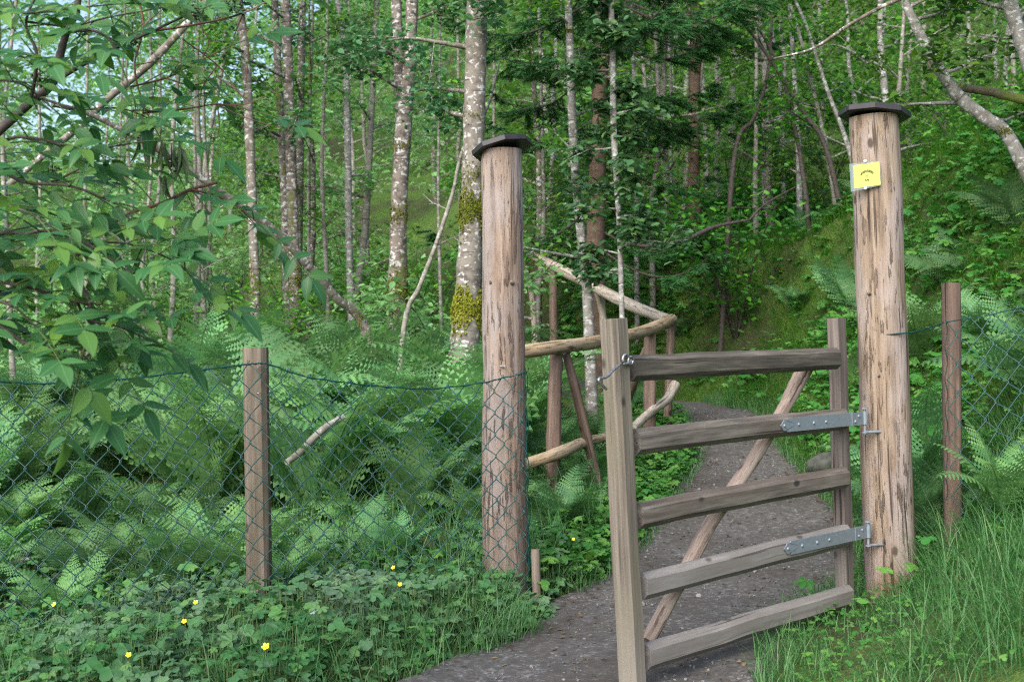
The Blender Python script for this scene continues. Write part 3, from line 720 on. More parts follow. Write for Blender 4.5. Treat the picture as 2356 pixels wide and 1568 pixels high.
pole([P(1100, 520, 14.8), P(1208, 578, 14.2), P(1280, 615, 13.6), P(1345, 648, 13.0), P(1430, 692, 12.0), P(1500, 722, 11.2), P(1532, 733, 10.85)], [.05, .05, .052, .055, .055, .05, .045], 'rail', M['rail_pale'], rail2, rl2)
pole([P(1272, 612, 13.62), gz(P(1273, 760, 13.62))], .042, 'post', M['rustic'], rail2, rl2)
pole([P(1375, 665, 12.6), P(1388, 740, 12.8), gz(P(1396, 800, 12.8))], .036, 'post', M['rail_pale'], rail2, rl2)
pole([P(1205, 600, 14.2), P(1225, 690, 14.4), gz(P(1235, 760, 14.4))], .034, 'brace', M['rail_pale'], rail2, rl2)

# ------------------------------------------------------------------ ferns
def fern_mesh(nf, L, K, droop=1.0, upright=.25, npair=21, seed=0):
    r_ = np.random.default_rng(seed); mb = MB()
    for i in range(nf):
        az = i * 2 * math.pi / nf + r_.uniform(-.35, .35); Lf = L * r_.uniform(.75, 1.1)
        a0 = upright * r_.uniform(.5, 1.4); a1 = a0 + droop * r_.uniform(.9, 1.45)
        n = 14; t = np.linspace(0, 1, n); ang = a0 + (a1 - a0) * t ** 1.5
        ds = Lf / (n - 1); rad = np.concatenate([[0], np.cumsum(np.sin(ang[:-1]) * ds)]); z = np.concatenate([[0], np.cumsum(np.cos(ang[:-1]) * ds)])
        roll = r_.uniform(-.5, .5); sw = r_.uniform(-.15, .15) * t ** 2 * Lf
        ca, sa = math.cos(az), math.sin(az)
        pts = np.stack([rad * ca - sw * sa, rad * sa + sw * ca, z], 1)
        tan, S, U = frames(pts, (-ca * 1.0, -sa, .8))
        sweep(mb, pts, circ(4), .0045 * (1 - .8 * t), (0.1, 0, 1), 1, False, True)
        tp_ = np.linspace(.13, .985, npair)
        prof = np.where(tp_ < .38, .55 + .45 * (tp_ - .13) / .25, (1 - (tp_ - .38) / .62) ** .85)
        for j, tv in enumerate(tp_):
            p = np.array([np.interp(tv, t, pts[:, k]) for k in range(3)]); ii = min(int(tv * (n - 1)), n - 2)
            T_, S_, U_ = tan[ii], S[ii], U[ii]
            S2 = S_ * math.cos(roll) + U_ * math.sin(roll); U2 = -S_ * math.sin(roll) + U_ * math.cos(roll)
            pl = .235 * Lf * prof[j] * r_.uniform(.92, 1.06) + .004
            for sd_ in (-1, 1):
                d = S2 * sd_ * .92 + T_ * (.33 + .3 * tv) - U2 * r_.uniform(.0, .25); d /= np.linalg.norm(d)
                w = np.cross(U2, d); w /= np.linalg.norm(w)
                pw = pl * .19 + .006
                k = np.arange(K + 1) / K
                hw = pw * (1 - k) ** .6
                mid = p + d * (pl * k)[:, None] - U2 * (.14 * pl * k ** 2)[:, None]
                # toothed outline: pinnules as triangles on either side
                v = [mid]; f = []
                st = pl / K
                tipL = mid[:-1] + w * (hw[:-1] + .001)[:, None] + d * st * .75 ; tipR = mid[:-1] - w * (hw[:-1] + .001)[:, None] + d * st * .75
                v = np.concatenate([mid, tipL, tipR]); a = np.arange(K)
                f = np.concatenate([np.stack([a, a + 1, K + 1 + a], 1), np.stack([a + 1, a, 2 * K + 1 + a], 1)])
                mb.add(v, f, 0)
    return mb
FERN = []
for i, (nf, L, K, dr, upr) in enumerate([(10, 1.0, 6, 1.15, .25), (9, 1.05, 6, 1.0, .35), (11, .95, 6, 1.3, .3), (8, 1.1, 6, .9, .45), (7, .8, 6, 1.2, .6)]):
    o = fern_mesh(nf, L, K, dr, upr, 22, 100 + i).build('fern', [M['fern'], M['stalk']]); FERN.append(o)
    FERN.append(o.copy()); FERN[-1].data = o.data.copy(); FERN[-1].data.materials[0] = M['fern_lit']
def put_fern(v, x, y, s, rz, label, group=None, dz=-.03, tilt=(0, 0)):
    src = FERN[v]; c = src.copy(); COL.objects.link(c)
    c.location = (x, y, float(H(x, y)) + dz); c.rotation_euler = (tilt[0] + random.uniform(-.12, .12), tilt[1] + random.uniform(-.12, .12), rz); c.scale = (s, s, s * random.uniform(.9, 1.1))
    tag(c, label, 'fern', group); return c
def in_path(x, y, m=.25): return (x > float(xl(y)) - m) and (x < float(xr(y)) + m)
def poisson(cands, dmin):
    out = []
    for c in cands:
        if all((c[0] - o[0]) ** 2 + (c[1] - o[1]) ** 2 > dmin(c) ** 2 for o in out): out.append(c)
    return out
# behind the left fence
c = [(x, y) for x, y in zip(rng.uniform(-6.5, 1.3, 4000), 6.3 + 6.9 * rng.random(4000) ** 1.35)]
c = [(x, y) for x, y in c if x < float(xl(y)) - .42 and abs(x) < y * .42 + .6 and y > (6.35 if x < -.9 else 6.8)]
for (x, y) in poisson(c, lambda c: .33 + .035 * (c[1] - 6)):
    lit = random.random() < (.6 if x < -1.0 and y < 9.5 else .3)  # more lit-coloured copies at left, where the bed looks brighter
    px = 1178 + x / y * 3000
    if px < 560: g = ('arching fern in the bed behind the mesh left of the squared post', 'ferns left of the squared fence post')
    elif px < 1150: g = ('arching fern behind the mesh between the squared post and pinkish gatepost', 'ferns between squared post and gatepost')
    else: g = ('arching fern growing through the rustic pole railing', 'ferns at the pole railing')
    s = random.uniform(.62, .95) * (.68 if y < 7.4 else 1.0)
    if px > 1150:
        s *= .8
        if y > 10.2 and random.random() < .75: continue
    if y > 7.9 and px < 1150: s = random.uniform(1.1, 1.45) if px > 400 else random.uniform(.8, 1.05)
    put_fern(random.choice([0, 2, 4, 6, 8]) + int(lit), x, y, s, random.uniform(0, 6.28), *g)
# right bank
c = [(x, y) for x, y in zip(rng.uniform(1.5, 8.5, 2500), rng.uniform(6.3, 16, 2500))]
c = [(x, y) for x, y in c if x > float(xr(y)) + .3 and x < y * .42 + .7]
for (x, y) in poisson(c, lambda c: .5 + .25 * random.random()):
    z = float(H(x, y)); py = 775 - (z - 1.3) / y * 3000; px = 1178 + x / y * 3000
    if px < 1930:
        if py < 430 or random.random() < .2: continue
        g = ('small fern on the grassy bank beyond the gate', 'ferns on the bank beyond the gate'); s = random.uniform(.32, .55)
    else:
        if py < 470: continue
        g = ('spreading fern on the bank to the right of the tan gatepost', 'ferns on the bank right of the gatepost'); s = random.uniform(.5, .85)
    put_fern(random.choice([0, 2, 4, 6, 8]) + int(random.random() < .2), x, y, s, random.uniform(0, 6.28), *g, tilt=(0, -.25))
# singled-out ferns
p = P(2290, 1180, 6.05); put_fern(7, p[0] + .02, 6.05, .55, 1.2, 'bright fern drooping in front of the round fence stake', tilt=(.1, -.2), dz=.12)
p = P(1135, 800, 8.8); put_fern(0, p[0] - .1, 8.8, 1.25, .4, 'large fern arching in front of the mossy alder trunk')
p = P(1340, 1190, 8.0); put_fern(9, p[0], 8.0, .42, .4, 'small yellow green fern under the leaning railing brace')
p = P(1010, 1260, 6.9); put_fern(9, p[0], 6.9, .42, 2.4, 'low yellow green fern just behind the mesh near the pinkish gatepost')
p = P(820, 1240, 7.0); put_fern(9, p[0], 7.0, .40, 1.4, 'low fern behind the mesh midway between its post and the gatepost')
p = P(1850, 1120, 8.7); put_fern(4, float(xr(8.7)) + .25, 8.7, .45, 1.9, 'fern beside the stone at the path edge')
for o in FERN: bpy.data.objects.remove(o)

# ------------------------------------------------------------------ ground cover, grass, herbs
def leafy_patch(xs_, ys_, hs, size, mb, templ, tiltv=.33):
    n = len(xs_); nrm = np.stack([rng.normal(0, tiltv, n), rng.normal(-.25, tiltv, n), np.ones(n)], 1)
    a = rng.uniform(0, 6.28, n); d = np.stack([np.cos(a), np.sin(a), rng.normal(-.1, .25, n)], 1)
    scatter(mb, templ[0], templ[1], np.stack([xs_, ys_, H(xs_, ys_) + hs], 1), rot_frames(d, nrm), size)
def stalks(mb, xs_, ys_, hs, m=1, r=.0016):
    n = len(xs_); z = H(xs_, ys_); tv = np.array([(-1, 0, 0), (1, 0, 0), (1, 0, 1), (-1, 0, 1)], float); sc = np.stack([np.full(n, r), np.full(n, r), hs], 1)
    R = np.broadcast_to(np.eye(3), (n, 3, 3)); scatter(mb, tv, np.array([(0, 1, 2, 3)]), np.stack([xs_ + rng.normal(0, .004, n), ys_, z], 1), R, sc, m)
mb = MB(); n = 13000
yy = 4.1 + 3.2 * rng.random(n); xx = rng.uniform(-4.2, .7, n)
edge = xl(yy) - .02 + vnoise(xx, yy, .25, 3) * .22
dens = np.where(yy < 6.3, 1.0, .55)
k = (xx < edge) & (np.abs(xx) < yy * .45 + .4) & (rng.random(n) < dens); xx, yy = xx[k], yy[k]
hh = (.015 + .17 * rng.random(len(xx)) ** 1.5) * np.clip((xl(yy) - xx) * 2.2 + .25, .25, 1) * np.where(yy > 5.2, 1, .85)
sz = rng.uniform(.03, .085, len(xx)); kind = rng.integers(0, 4, len(xx))
for q_ in range(4):
    s_ = kind == q_; leafy_patch(xx[s_], yy[s_], hh[s_], sz[s_] * (1.0 if q_ < 3 else .8), mb, (LOBED + [ROUNDL])[q_])
stalks(mb, xx, yy, hh)
n = 7000; yy = rng.uniform(4.5, 6.6, n); xx = rng.uniform(-3.2, .5, n); k = (xx < xl(yy) - .05) & (vnoise(xx, yy, .3, 41) > .05); xx, yy = xx[k], yy[k]; COVG = (xx, yy)
tag(mb.build('ground_cover', [M['cover'], M['stalk']]), 'dusty lobed creeping leaves covering the ground along the mesh fence', 'ground cover', kind='stuff')
# herbs on the left floor beyond the fence and by the railing
mb = MB(); n = 3600
yy = 6.4 + 8 * rng.random(n) ** 1.3; xx = rng.uniform(-6, 1.5, n); k = (xx < xl(yy) - .05) & (np.abs(xx) < yy * .43 + .5); xx, yy = xx[k], yy[k]
hh = .03 + .16 * rng.random(len(xx)) ** 1.5; sz = rng.uniform(.04, .10, len(xx)); kind = rng.integers(0, 3, len(xx))
for q_ in range(3): s_ = kind == q_; leafy_patch(xx[s_], yy[s_], hh[s_], sz[s_], mb, LOBED[q_])
stalks(mb, xx, yy, hh)
n = 3000; yy = rng.uniform(6.75, 11.3, n); xx = xl(yy) - np.abs(rng.normal(0, .3, n)) - .02; leafy_patch(xx, yy, .02 + .12 * rng.random(n), rng.uniform(.025, .075, n), mb, LOBED[1])
tag(mb.build('undergrowth', [M['herb'], M['stalk']]), 'low green herbs on the woodland floor under the ferns', 'undergrowth', kind='stuff')
# herbs on the right bank
mb = MB(); n = 60000
yy = 5.2 + 13 * rng.random(n); xx = rng.uniform(.5, 9, n); dens = vnoise(xx, yy, .9, 12) + .5
k = (xx > xr(yy) + .1) & (xx < yy * .43 + .6) & (rng.random(n) < np.clip(dens * 3.0 - .95, .07, 1)) & ((yy > 7) | (rng.random(n) < .05)); xx, yy = xx[k], yy[k]
hh = .04 + .22 * rng.random(len(xx)) ** 1.5; sz = .04 + .10 * rng.random(len(xx)) ** 1.6 * np.clip(yy / 10, .5, 1); kind = rng.integers(0, 3, len(xx))
for q_ in range(3): s_ = kind == q_; leafy_patch(xx[s_], yy[s_], hh[s_], sz[s_], mb, LOBED[q_])
tag(mb.build('bank_herbs', [M['herb']]), 'patches of lobed green herbs on the mossy bank', 'herbs', kind='stuff')

def blades(mb, xx, yy, L, W, lean, dz=-.01, curl=1.0, m=0, bias=(0, 0)):
    n = len(xx); nseg = 4; a = rng.uniform(0, 6.28, n); base = np.stack([xx, yy, H(xx, yy) + dz], 1)
    dh = np.stack([np.cos(a) + bias[0], np.sin(a) + bias[1], np.zeros(n)], 1); dh /= np.linalg.norm(dh, axis=1)[:, None]
    side = np.stack([-dh[:, 1], dh[:, 0], np.zeros(n)], 1)
    a0 = lean * rng.uniform(.2, 1, n); a1 = a0 + curl * rng.uniform(.4, 1.5, n)
    p = base; V = []
    for i in range(nseg + 1):
        u = i / nseg; wd = W * (1 - u) ** .7 * (.6 if i == 0 else 1) + .0003
        V.append(np.stack([p + side * wd[:, None], p - side * wd[:, None]], 1))
        an = a0 + (a1 - a0) * u
        p = p + (dh * np.sin(an)[:, None] + np.array([0, 0, 1]) * np.cos(an)[:, None]) * (L / nseg)[:, None]
    V = np.stack(V, 1).reshape(n, -1, 3); nv = (nseg + 1) * 2
    f1 = np.array([(2 * i, 2 * i + 1, 2 * i + 3, 2 * i + 2) for i in range(nseg)])
    mb.add(V.reshape(-1, 3), (f1[None] + (np.arange(n) * nv)[:, None, None]).reshape(-1, 4), m, True)
# long verge grass bottom right
mb = MB(); n = 30000
yy = rng.uniform(4.2, 7.6, n); xx = rng.uniform(.7, 3.4, n); off = xx - xr(yy) + vnoise(xx, yy, .3, 4) * .3
cl = vnoise(xx, yy, .28, 14) + .5
k = (off > .0) & (rng.random(n) < np.clip(cl * 1.5, .1, 1) * np.clip(off * 3 + .15, 0, 1)); xx, yy, off = xx[k], yy[k], off[k]
L = (.08 + .40 * rng.random(len(xx)) ** 2) * np.clip((off - .28) * 1.7 + .15, .13, 1); blades(mb, xx, yy, L, rng.uniform(.0015, .0036, len(xx)), .5, curl=1.2, bias=(-.45, -.15))
n = 14000; yy = rng.uniform(3.6, 7.6, n); xx = rng.uniform(2.6, 5.2, n); blades(mb, xx, yy, .1 + .4 * rng.random(n) ** 1.8, rng.uniform(.0015, .0036, n), .5, curl=1.2, bias=(-.45, -.15))
tag(mb.build('verge_grass', M['grass']), 'long drooping grass on the verge right of the gate', 'grass', kind='stuff')
mb = MB(); n = 4500
yy = rng.uniform(4.2, 7.2, n); xx = rng.uniform(.7, 3.2, n); off = xx - xr(yy) + vnoise(xx, yy, .3, 4) * .3
k = off > .05; xx, yy = xx[k], yy[k]; hh = .02 + .08 * rng.random(len(xx)); sz = rng.uniform(.012, .034, len(xx)); leafy_patch(xx, yy, hh, sz, mb, LOBED[2])
tag(mb.build('clover_cover', M['herb']), 'small clover leaves among the grass on the right verge', 'ground cover', kind='stuff')
# grass tufts by the left post, along the path's left edge
mb = MB(); n = 9000
yy = rng.uniform(5.0, 11.5, n); off = np.abs(rng.normal(0, .22, n)) + .0; xx = xl(yy) - off + .05
d_ = (np.exp(-((yy - 6.0) / .55) ** 2) + .55) * np.clip(vnoise(xx, yy, .3, 22) + .75, .2, 1); k = (rng.random(n) < d_) & ~((xx > -.02) & (yy > 5.85) & (yy < 6.6)); xx, yy = xx[k], yy[k]
blades(mb, xx, yy, rng.uniform(.06, .26, len(xx)) * np.where(yy > 6.8, .55, 1), rng.uniform(.0014, .003, len(xx)), .6)
blades(mb, COVG[0], COVG[1], rng.uniform(.08, .3, len(COVG[0])), rng.uniform(.0014, .003, len(COVG[0])), .6)
n = 6000; yy = rng.uniform(4.6, 13, n); off = np.abs(rng.normal(0, .16, n)); xx = xr(yy) + off - .05; blades(mb, xx, yy, rng.uniform(.04, .18, n), rng.uniform(.0014, .003, n), .5)
n = 2500; yy = rng.uniform(6.5, 8.5, n); xx = rng.uniform(-2.2, .6, n); k = xx < xl(yy) - .2; xx, yy = xx[k], yy[k]
blades(mb, xx, yy, rng.uniform(.15, .45, len(xx)), rng.uniform(.0018, .004, len(xx)), .35)
tag(mb.build('edge_grass', M['grass']), 'tufts of green grass along both edges of the path', 'grass', kind='stuff')
# bank grass
mb = MB(); n = 200000
yy = 6 + 14 * rng.random(n); xx = rng.uniform(.4, 10, n); off = xx - xr(yy); k = (off > .02) & (xx < yy * .43 + .6) & (rng.random(n) < np.clip(vnoise(xx, yy, .45, 31) * 2.6 + .8, .25, 1)); xx, yy = xx[k], yy[k]
blades(mb, xx, yy, rng.uniform(.07, .30, len(xx)), rng.uniform(.002, .0045, len(xx)), .9, curl=1.6, bias=(-1.2, -.3))
tag(mb.build('bank_grass', M['bankgrass']), 'fine dark green grass trailing down the mossy bank', 'grass', kind='stuff')

# ------------------------------------------------------------------ buttercups, log, stone, litter
def buttercup(px, py, Y, label, r=.011):
    Y = min(Y, 1.09 * F_PX / (py - 772.0)); top = P(px, py, Y); bs = np.array([top[0] + .01, top[1] + .02, float(H(top[0], top[1]))]); bs[2] = min(bs[2], top[2] - .05)
    e = empty('buttercup', bs, label, 'flower')
    mb = MB(); tube(mb, spline([bs, (bs + top) / 2 + [.008, 0, .01], top], 8), .0014, 5); mb.build('stem', M['stalk'], e, bs)
    mb = MB(); nrm = np.array([rng.uniform(-.4, .4), -.75, .7]); nrm /= np.linalg.norm(nrm); ax = np.cross(nrm, [0, 0, 1]); ax /= np.linalg.norm(ax); ay = np.cross(nrm, ax)
    for i in range(5):
        a = i * 1.2566 + .3; d = ax * math.cos(a) + ay * math.sin(a); s_ = np.cross(nrm, d)
        mb.add([top, top + d * r * .6 + s_ * r * .5 + nrm * r * .2, top + d * r * 1.15 + s_ * r * .28 + nrm * r * .45, top + d * r * 1.15 - s_ * r * .28 + nrm * r * .45, top + d * r * .6 - s_ * r * .5 + nrm * r * .2], [(0, 1, 2), (0, 2, 3), (0, 3, 4)], 0)
    tube(mb, [top, top + nrm * r * .4], r * .25, 6); mb.build('petals', M['petal'], e, bs)
for a in [(450, 1385, 5.75, 'buttercup left of the squared fence post, the higher of two close together'), (424, 1429, 5.5, 'half open buttercup left of the squared fence post, the lower of two close together'),
          (296, 1506, 5.12, 'lowest buttercup among the dusty leaves at the far left'), (612, 1487, 5.2, 'large open buttercup in front of the squared fence post'),
          (920, 1344, 6.25, 'yellow buttercup between the squared post and gatepost, the nearer of two'), (905, 1305, 6.5, 'small buttercup between the squared post and gatepost, the farther of two'),
          (1319, 1240, 7.6, 'buttercup at the foot of the pole railing'), (125, 1390, 5.6, 'buttercup in the leaves beneath the elder branches')]: buttercup(*a, r=.009 if a[0] != 612 else .0125)
def branch_log(pts, r, label, mat=M['birch'], name='fallen_branch', cat='branch', moss=None):
    pts = np.array(pts); mb = MB(); n = 24; r = np.interp(np.linspace(0, 1, n), np.linspace(0, 1, len(r)), r)
    tube(mb, spline(pts, n), r * (1 + rng.normal(0, .04, n)), 10, 0, True, .04); loc = pts.mean(0)
    return tag(mb.build(name, mat, None, loc), label, cat)
branch_log([P(660, 1063, 7.6), P(690, 1040, 7.7), P(740, 990, 7.8), P(790, 958, 7.9)], [.018, .021, .022, .02], 'pale birch branch lying among the ferns behind the mesh', M['thin'])
branch_log([P(-30, 1302, 6.9), P(30, 1292, 7.0), P(70, 1284, 7.0)], [.016, .015, .01], 'thin bare stick lying behind the mesh at the far left', M['thin'])
branch_log([P(1440, 560, 12.2), P(1500, 566, 12.2), P(1580, 550, 12.4), P(1640, 523, 12.5), P(1725, 505, 12.6)], [.014, .02, .022, .02, .01], 'dark dead branch sagging across the grassy bank', M['twig'])
branch_log([P(1725, 505, 12.6), P(1760, 470, 12.6), P(1830, 430, 12.8)], [.012, .01, .006], 'thin dark twig on the bank above the sagging branch', M['twig'])
branch_log([P(1275, 1372, 7.0), P(1320, 1380, 6.9), P(1345, 1378, 6.9)], [.012, .014, .008], 'broken stick on the gravel beside the stake', M['fpost'])
# stone at the path edge
def stone(c, s, label):
    th = np.linspace(0, 2 * math.pi, 25)[:-1]; ph = np.linspace(-1.5, 1.5, 13); v = []
    for p_ in ph:
        for t_ in th:
            r = 1 + .35 * vnoise(math.cos(t_) * 2 + p_, math.sin(t_) * 2 + p_ * 2, .8, 6)
            v.append((c[0] + s[0] * r * math.cos(p_) * math.cos(t_), c[1] + s[1] * r * math.cos(p_) * math.sin(t_), c[2] + s[2] * r * math.sin(p_)))
    mb = MB(); i = np.arange(12)[:, None] * 24; j = np.arange(24)[None]; j2 = (j + 1) % 24
    mb.add(v, np.stack([i + j, i + j2, i + 24 + j2, i + 24 + j], -1).reshape(-1, 4), 0, True); return tag(mb.build('stone', M['stone'], None, c), label, 'stone')
sx = float(xr(9.2)) + .15; stone(np.array([sx, 9.2, float(H(sx, 9.2)) + .02]), (.2, .14, .1), 'grey stone half buried at the right edge of the path')
c_ = P(727, 1405, 5.35); mb = MB()
for i in range(9):
    d = rdir(1, (-.2, 1))[0]; t_ = rdir(1)[0]; s_ = np.cross(d, t_); mb.add([c_, c_ + d * .026 + s_ * .011, c_ + d * .028 - s_ * .012, c_ - s_ * .012], [(0, 1, 2), (0, 2, 3)], 0)
tag(mb.build('paper_scrap', M['white'], None, c_), 'white crumpled paper scrap lying in the leaves between the two left posts', 'litter')

# ------------------------------------------------------------------ trees
def tree_leaves(mb, pts, n, size, spread, m=0, flat=.5, tmpl=LEAF):
    """n leaves strung round points pts (k,3)"""
    idx = rng.integers(0, len(pts), n); p = pts[idx] + rng.normal(0, spread, (n, 3)) * np.array([1, 1, .7])
    a = rng.uniform(0, 6.28, n); d = np.stack([np.cos(a), np.sin(a), rng.normal(-.25, .35, n)], 1)
    nrm = np.stack([rng.normal(0, flat, n), rng.normal(-.15, flat, n), np.ones(n)], 1)
    scatter(mb, tmpl[0], tmpl[1], p, rot_frames(d, nrm), size * rng.uniform(.65, 1.25, n), m)
def limbs(mb, trunk, rad, nb, tlo, thi, lmin, lmax, rise=.5, m=0):
    """side branches with twigs; returns list of twig points"""
    out = []
    for i in range(nb):
        t = tlo + (thi - tlo) * (i + rng.random()) / nb; k = t * (len(trunk) - 1); i0 = min(int(k), len(trunk) - 2); p = trunk[i0] + (trunk[i0 + 1] - trunk[i0]) * (k - i0)
        a = rng.uniform(0, 6.28); L = rng.uniform(lmin, lmax) * (1.1 - .6 * t); d = np.array([math.cos(a), math.sin(a), rise * rng.uniform(.2, 1.3)]); d /= np.linalg.norm(d)
        bend = rng.normal(0, .12, 3); bp = spline([p, p + d * L * .35 + bend * L * .3, p + d * L * .7 + bend * L * .2, p + d * L + np.array([0, 0, -.12 * L])], 9)
        r0 = min(rad[i0] * .45, .018 + .008 * L); tube(mb, bp, np.linspace(r0, .002, 9), 5, m, True, 0, False); out.append(bp[3:])
        for q_ in range(int(3 + L * 2)):
            s = bp[rng.integers(3, 8)]; dd = d * .6 + rng.normal(0, .6, 3); l2 = L * rng.uniform(.15, .4); tw = np.linspace(s, s + dd * l2, 5); tube(mb, tw, np.linspace(.005, .0015, 5), 4, m, True, 0, False); out.append(tw[1:])
    return np.concatenate(out) if out else np.zeros((0, 3))
def moss_tufts(mb, trunk, rad, lo, hi, n, size, m=0):
    """short hanging blades over the trunk skin between z lo and hi"""
    n *= 3; size = size * .5; a = rng.uniform(0, 6.28, n); z = (lo + hi) / 2 + np.clip(rng.normal(0, .5, n), -1.2, 1.0) * (hi - lo) / 2 * (1 + .45 * np.sin(a * 3 + lo) + .25 * np.sin(a * 7))
    zz = trunk[:, 2]; o = np.argsort(zz); cx, cy, rr = (np.interp(z, zz[o], q_[o]) for q_ in (trunk[:, 0], trunk[:, 1], rad))
    nr = np.stack([np.cos(a), np.sin(a), np.zeros(n)], 1); p = np.stack([cx, cy, z], 1) + nr * rr[:, None] * .99
    d = nr * rng.uniform(.4, 1.2, n)[:, None] + np.array([0, 0, -1.0]) + rng.normal(0, .35, (n, 3)); scatter(mb, LEAFS[0], LEAFS[1], p, rot_frames(d, nr + rng.normal(0, .3, (n, 3))), size * rng.uniform(.5, 1.2, n), m)
def px_tree(name, label, Y, pts, bark, leaf, nleaf, cat='tree', extra=2.5, nb=10, tl=(.35, 1.0), lr=(.5, 1.3), lsz=.065, moss=(), Yt=None, group=None, spread=.09, second=None, base=True, rise=.5):
    n = len(pts); Ys_ = np.linspace(Yt if Yt else Y, Y, n)
    c = [P(x, y, yy) for (x, y, w_), yy in zip(pts, Ys_)]; r = [w_ / 2 / F_PX * yy for (x, y, w_), yy in zip(pts, Ys_)]
    c = c[::-1]; r = r[::-1]
    if base:
        g = float(H(c[0][0], c[0][1])) - .08; dirn = (c[1] - c[0])
        if c[0][2] > g + .03:
            st = min((c[0][2] - g) / max(dirn[2], .05), 1.5); c.insert(0, np.array([c[0][0] - dirn[0] * st * .6, c[0][1], g])); r.insert(0, r[0] * 1.2)
    if extra:
        d = c[-1] - c[-2]; d /= np.linalg.norm(d); d = d * .75 + np.array([0, 0, .25]); c.append(c[-1] + d * extra * .5); c.append(c[-1] + d * extra * .5 + rng.normal(0, .1, 3)); r += [r[-1] * .75, .012]
    c = np.array(c); loc = c[0].copy(); e = empty(name, loc, label, cat, group)
    ns = 44; cr = spline(np.concatenate([c, np.array(r)[:, None]], 1), ns); trunk = cr[:, :3]; rad = np.maximum(cr[:, 3], .004)
    mt_ = MB(); tube(mt_, trunk, rad * (1 + rng.normal(0, .025, ns)), 14, 0, True, .02, True)
    if second is not None:
        c2 = np.array([P(x, y, Y) for x, y, w_ in second])[::-1]; r2 = np.array([w_ / 2 / F_PX * Y for x, y, w_ in second])[::-1]; cr2 = spline(np.concatenate([c2, r2[:, None]], 1), 20)
        tube(mt_, cr2[:, :3], cr2[:, 3], 12, 0, True, .02)
    if nb:
        tw = limbs(mt_, trunk, rad, nb, max(tl[0] - .1, .12), tl[1], lr[0], lr[1], rise)
        if nleaf: mb = MB(); tree_leaves(mb, tw, int(nleaf * 1.5), lsz, spread); mb.build('crown', M[leaf], e, loc)
    big = [q_ for q_ in moss if q_[2] >= 500]
    for (ylo, yhi, nm, sz_, mt) in moss:
        if nm < 500: moss_tufts(mt_, trunk, rad, P(pts[-1][0], yhi, Y)[2], P(pts[-1][0], ylo, Y)[2], nm, sz_, 1)
    mt_.build('trunk', [M[bark], M['mossg']], e, loc)
    for (ylo, yhi, nm, sz_, mt) in big:
        z1 = P(pts[-1][0], ylo, Y)[2]; z0 = P(pts[-1][0], yhi, Y)[2]; mb = MB(); moss_tufts(mb, trunk, rad, z0, z1, nm, sz_); mb.build('moss', M[mt], e, loc)
    return e
px_tree('alder_tree', 'thick mottled alder trunk with yellow moss collars behind the pinkish gatepost', 9.6, [(1099, -60, 46), (1095, 120, 48), (1091, 260, 50), (1087, 420, 50), (1080, 600, 56), (1073, 735, 64), (1068, 830, 72)], 'alder', 'leafB', 1200, moss=[(440, 520, 700, .05, 'mossg'), (668, 745, 900, .06, 'moss'), (360, 440, 250, .03, 'mossg'), (245, 290, 60, .03, 'mossg')], tl=(.62, 1.0), nb=9)
px_tree('alder_tree', 'forked mottled alder with two stems joining above mossy foot', 12.5, [(950, -60, 26), (944, 120, 30), (931, 250, 38), (918, 480, 38), (915, 640, 42), (912, 800, 48)], 'alder2', 'leafB', 1300, second=[(908, -60, 22), (914, 60, 24), (918, 160, 25), (920, 250, 24), (922, 300, 18)], moss=[(620, 720, 500, .05, 'mossg'), (320, 350, 80, .04, 'moss'), (470, 520, 160, .04, 'mossg')], tl=(.6, 1.0))
px_tree('alder_tree', 'straight pale blotched trunk, the leftmost large one behind the elder leaves', 13, [(546, -40, 18), (566, 150, 21), (575, 330, 22), (582, 520, 23), (588, 710, 24)], 'alder', 'leafA', 900, moss=[(600, 700, 150, .04, 'mossg')], tl=(.5, 1.0), extra=3)
px_tree('alder_tree', 'dark mossy trunk, left of the close trio', 14, [(630, -40, 17), (644, 250, 18), (655, 450, 20), (662, 730, 22)], 'alder2', 'leafB', 900, tl=(.4, 1.0))
px_tree('alder_tree', 'dark mossy trunk, middle and thickest of the close trio', 13.5, [(655, -40, 22), (664, 200, 24), (672, 450, 25), (680, 735, 26)], 'alder2', 'leafB', 700, moss=[(560, 735, 300, .04, 'mossg')], tl=(.5, 1.0))
px_tree('alder_tree', 'dark slim trunk, right of the close trio', 15, [(697, -40, 16), (692, 200, 18), (690, 400, 18), (684, 710, 20)], 'alder2', 'leafA', 900, tl=(.4, 1.0))
px_tree('birch_tree', 'slim pale trunk between the close trio and the forked alder', 15, [(770, -40, 12), (793, 120, 15), (800, 330, 16), (803, 560, 17), (808, 690, 18)], 'birch', 'leafP', 900, tl=(.45, 1.0))
px_tree('birch_tree', 'slim trunk bending left just beside the forked alder', 15.5, [(868, -40, 13), (855, 250, 15), (840, 520, 17), (822, 680, 17)], 'thin', 'leafP', 900, tl=(.45, 1.0))
px_tree('birch_tree', 'crooked grey birch stem rising through the pale railing', 10.4, [(1306, -30, 16), (1312, 120, 18), (1318, 300, 20), (1328, 450, 20), (1345, 620, 22), (1353, 705, 25)], 'birch', 'leafA', 700, moss=[(60, 78, 60, .035, 'mossg')], tl=(.35, 1.0), lr=(.4, .9))
e = px_tree('sapling', 'slender grey sapling clothed in small round leaves behind the gate stile', 10.1, [(1405, -30, 12), (1410, 150, 14), (1412, 300, 15), (1424, 500, 13), (1430, 690, 12)], 'birch', 'leafS', 2800, tl=(.26, .95), lr=(.15, .45), nb=40, spread=.05, lsz=.075, rise=.1)
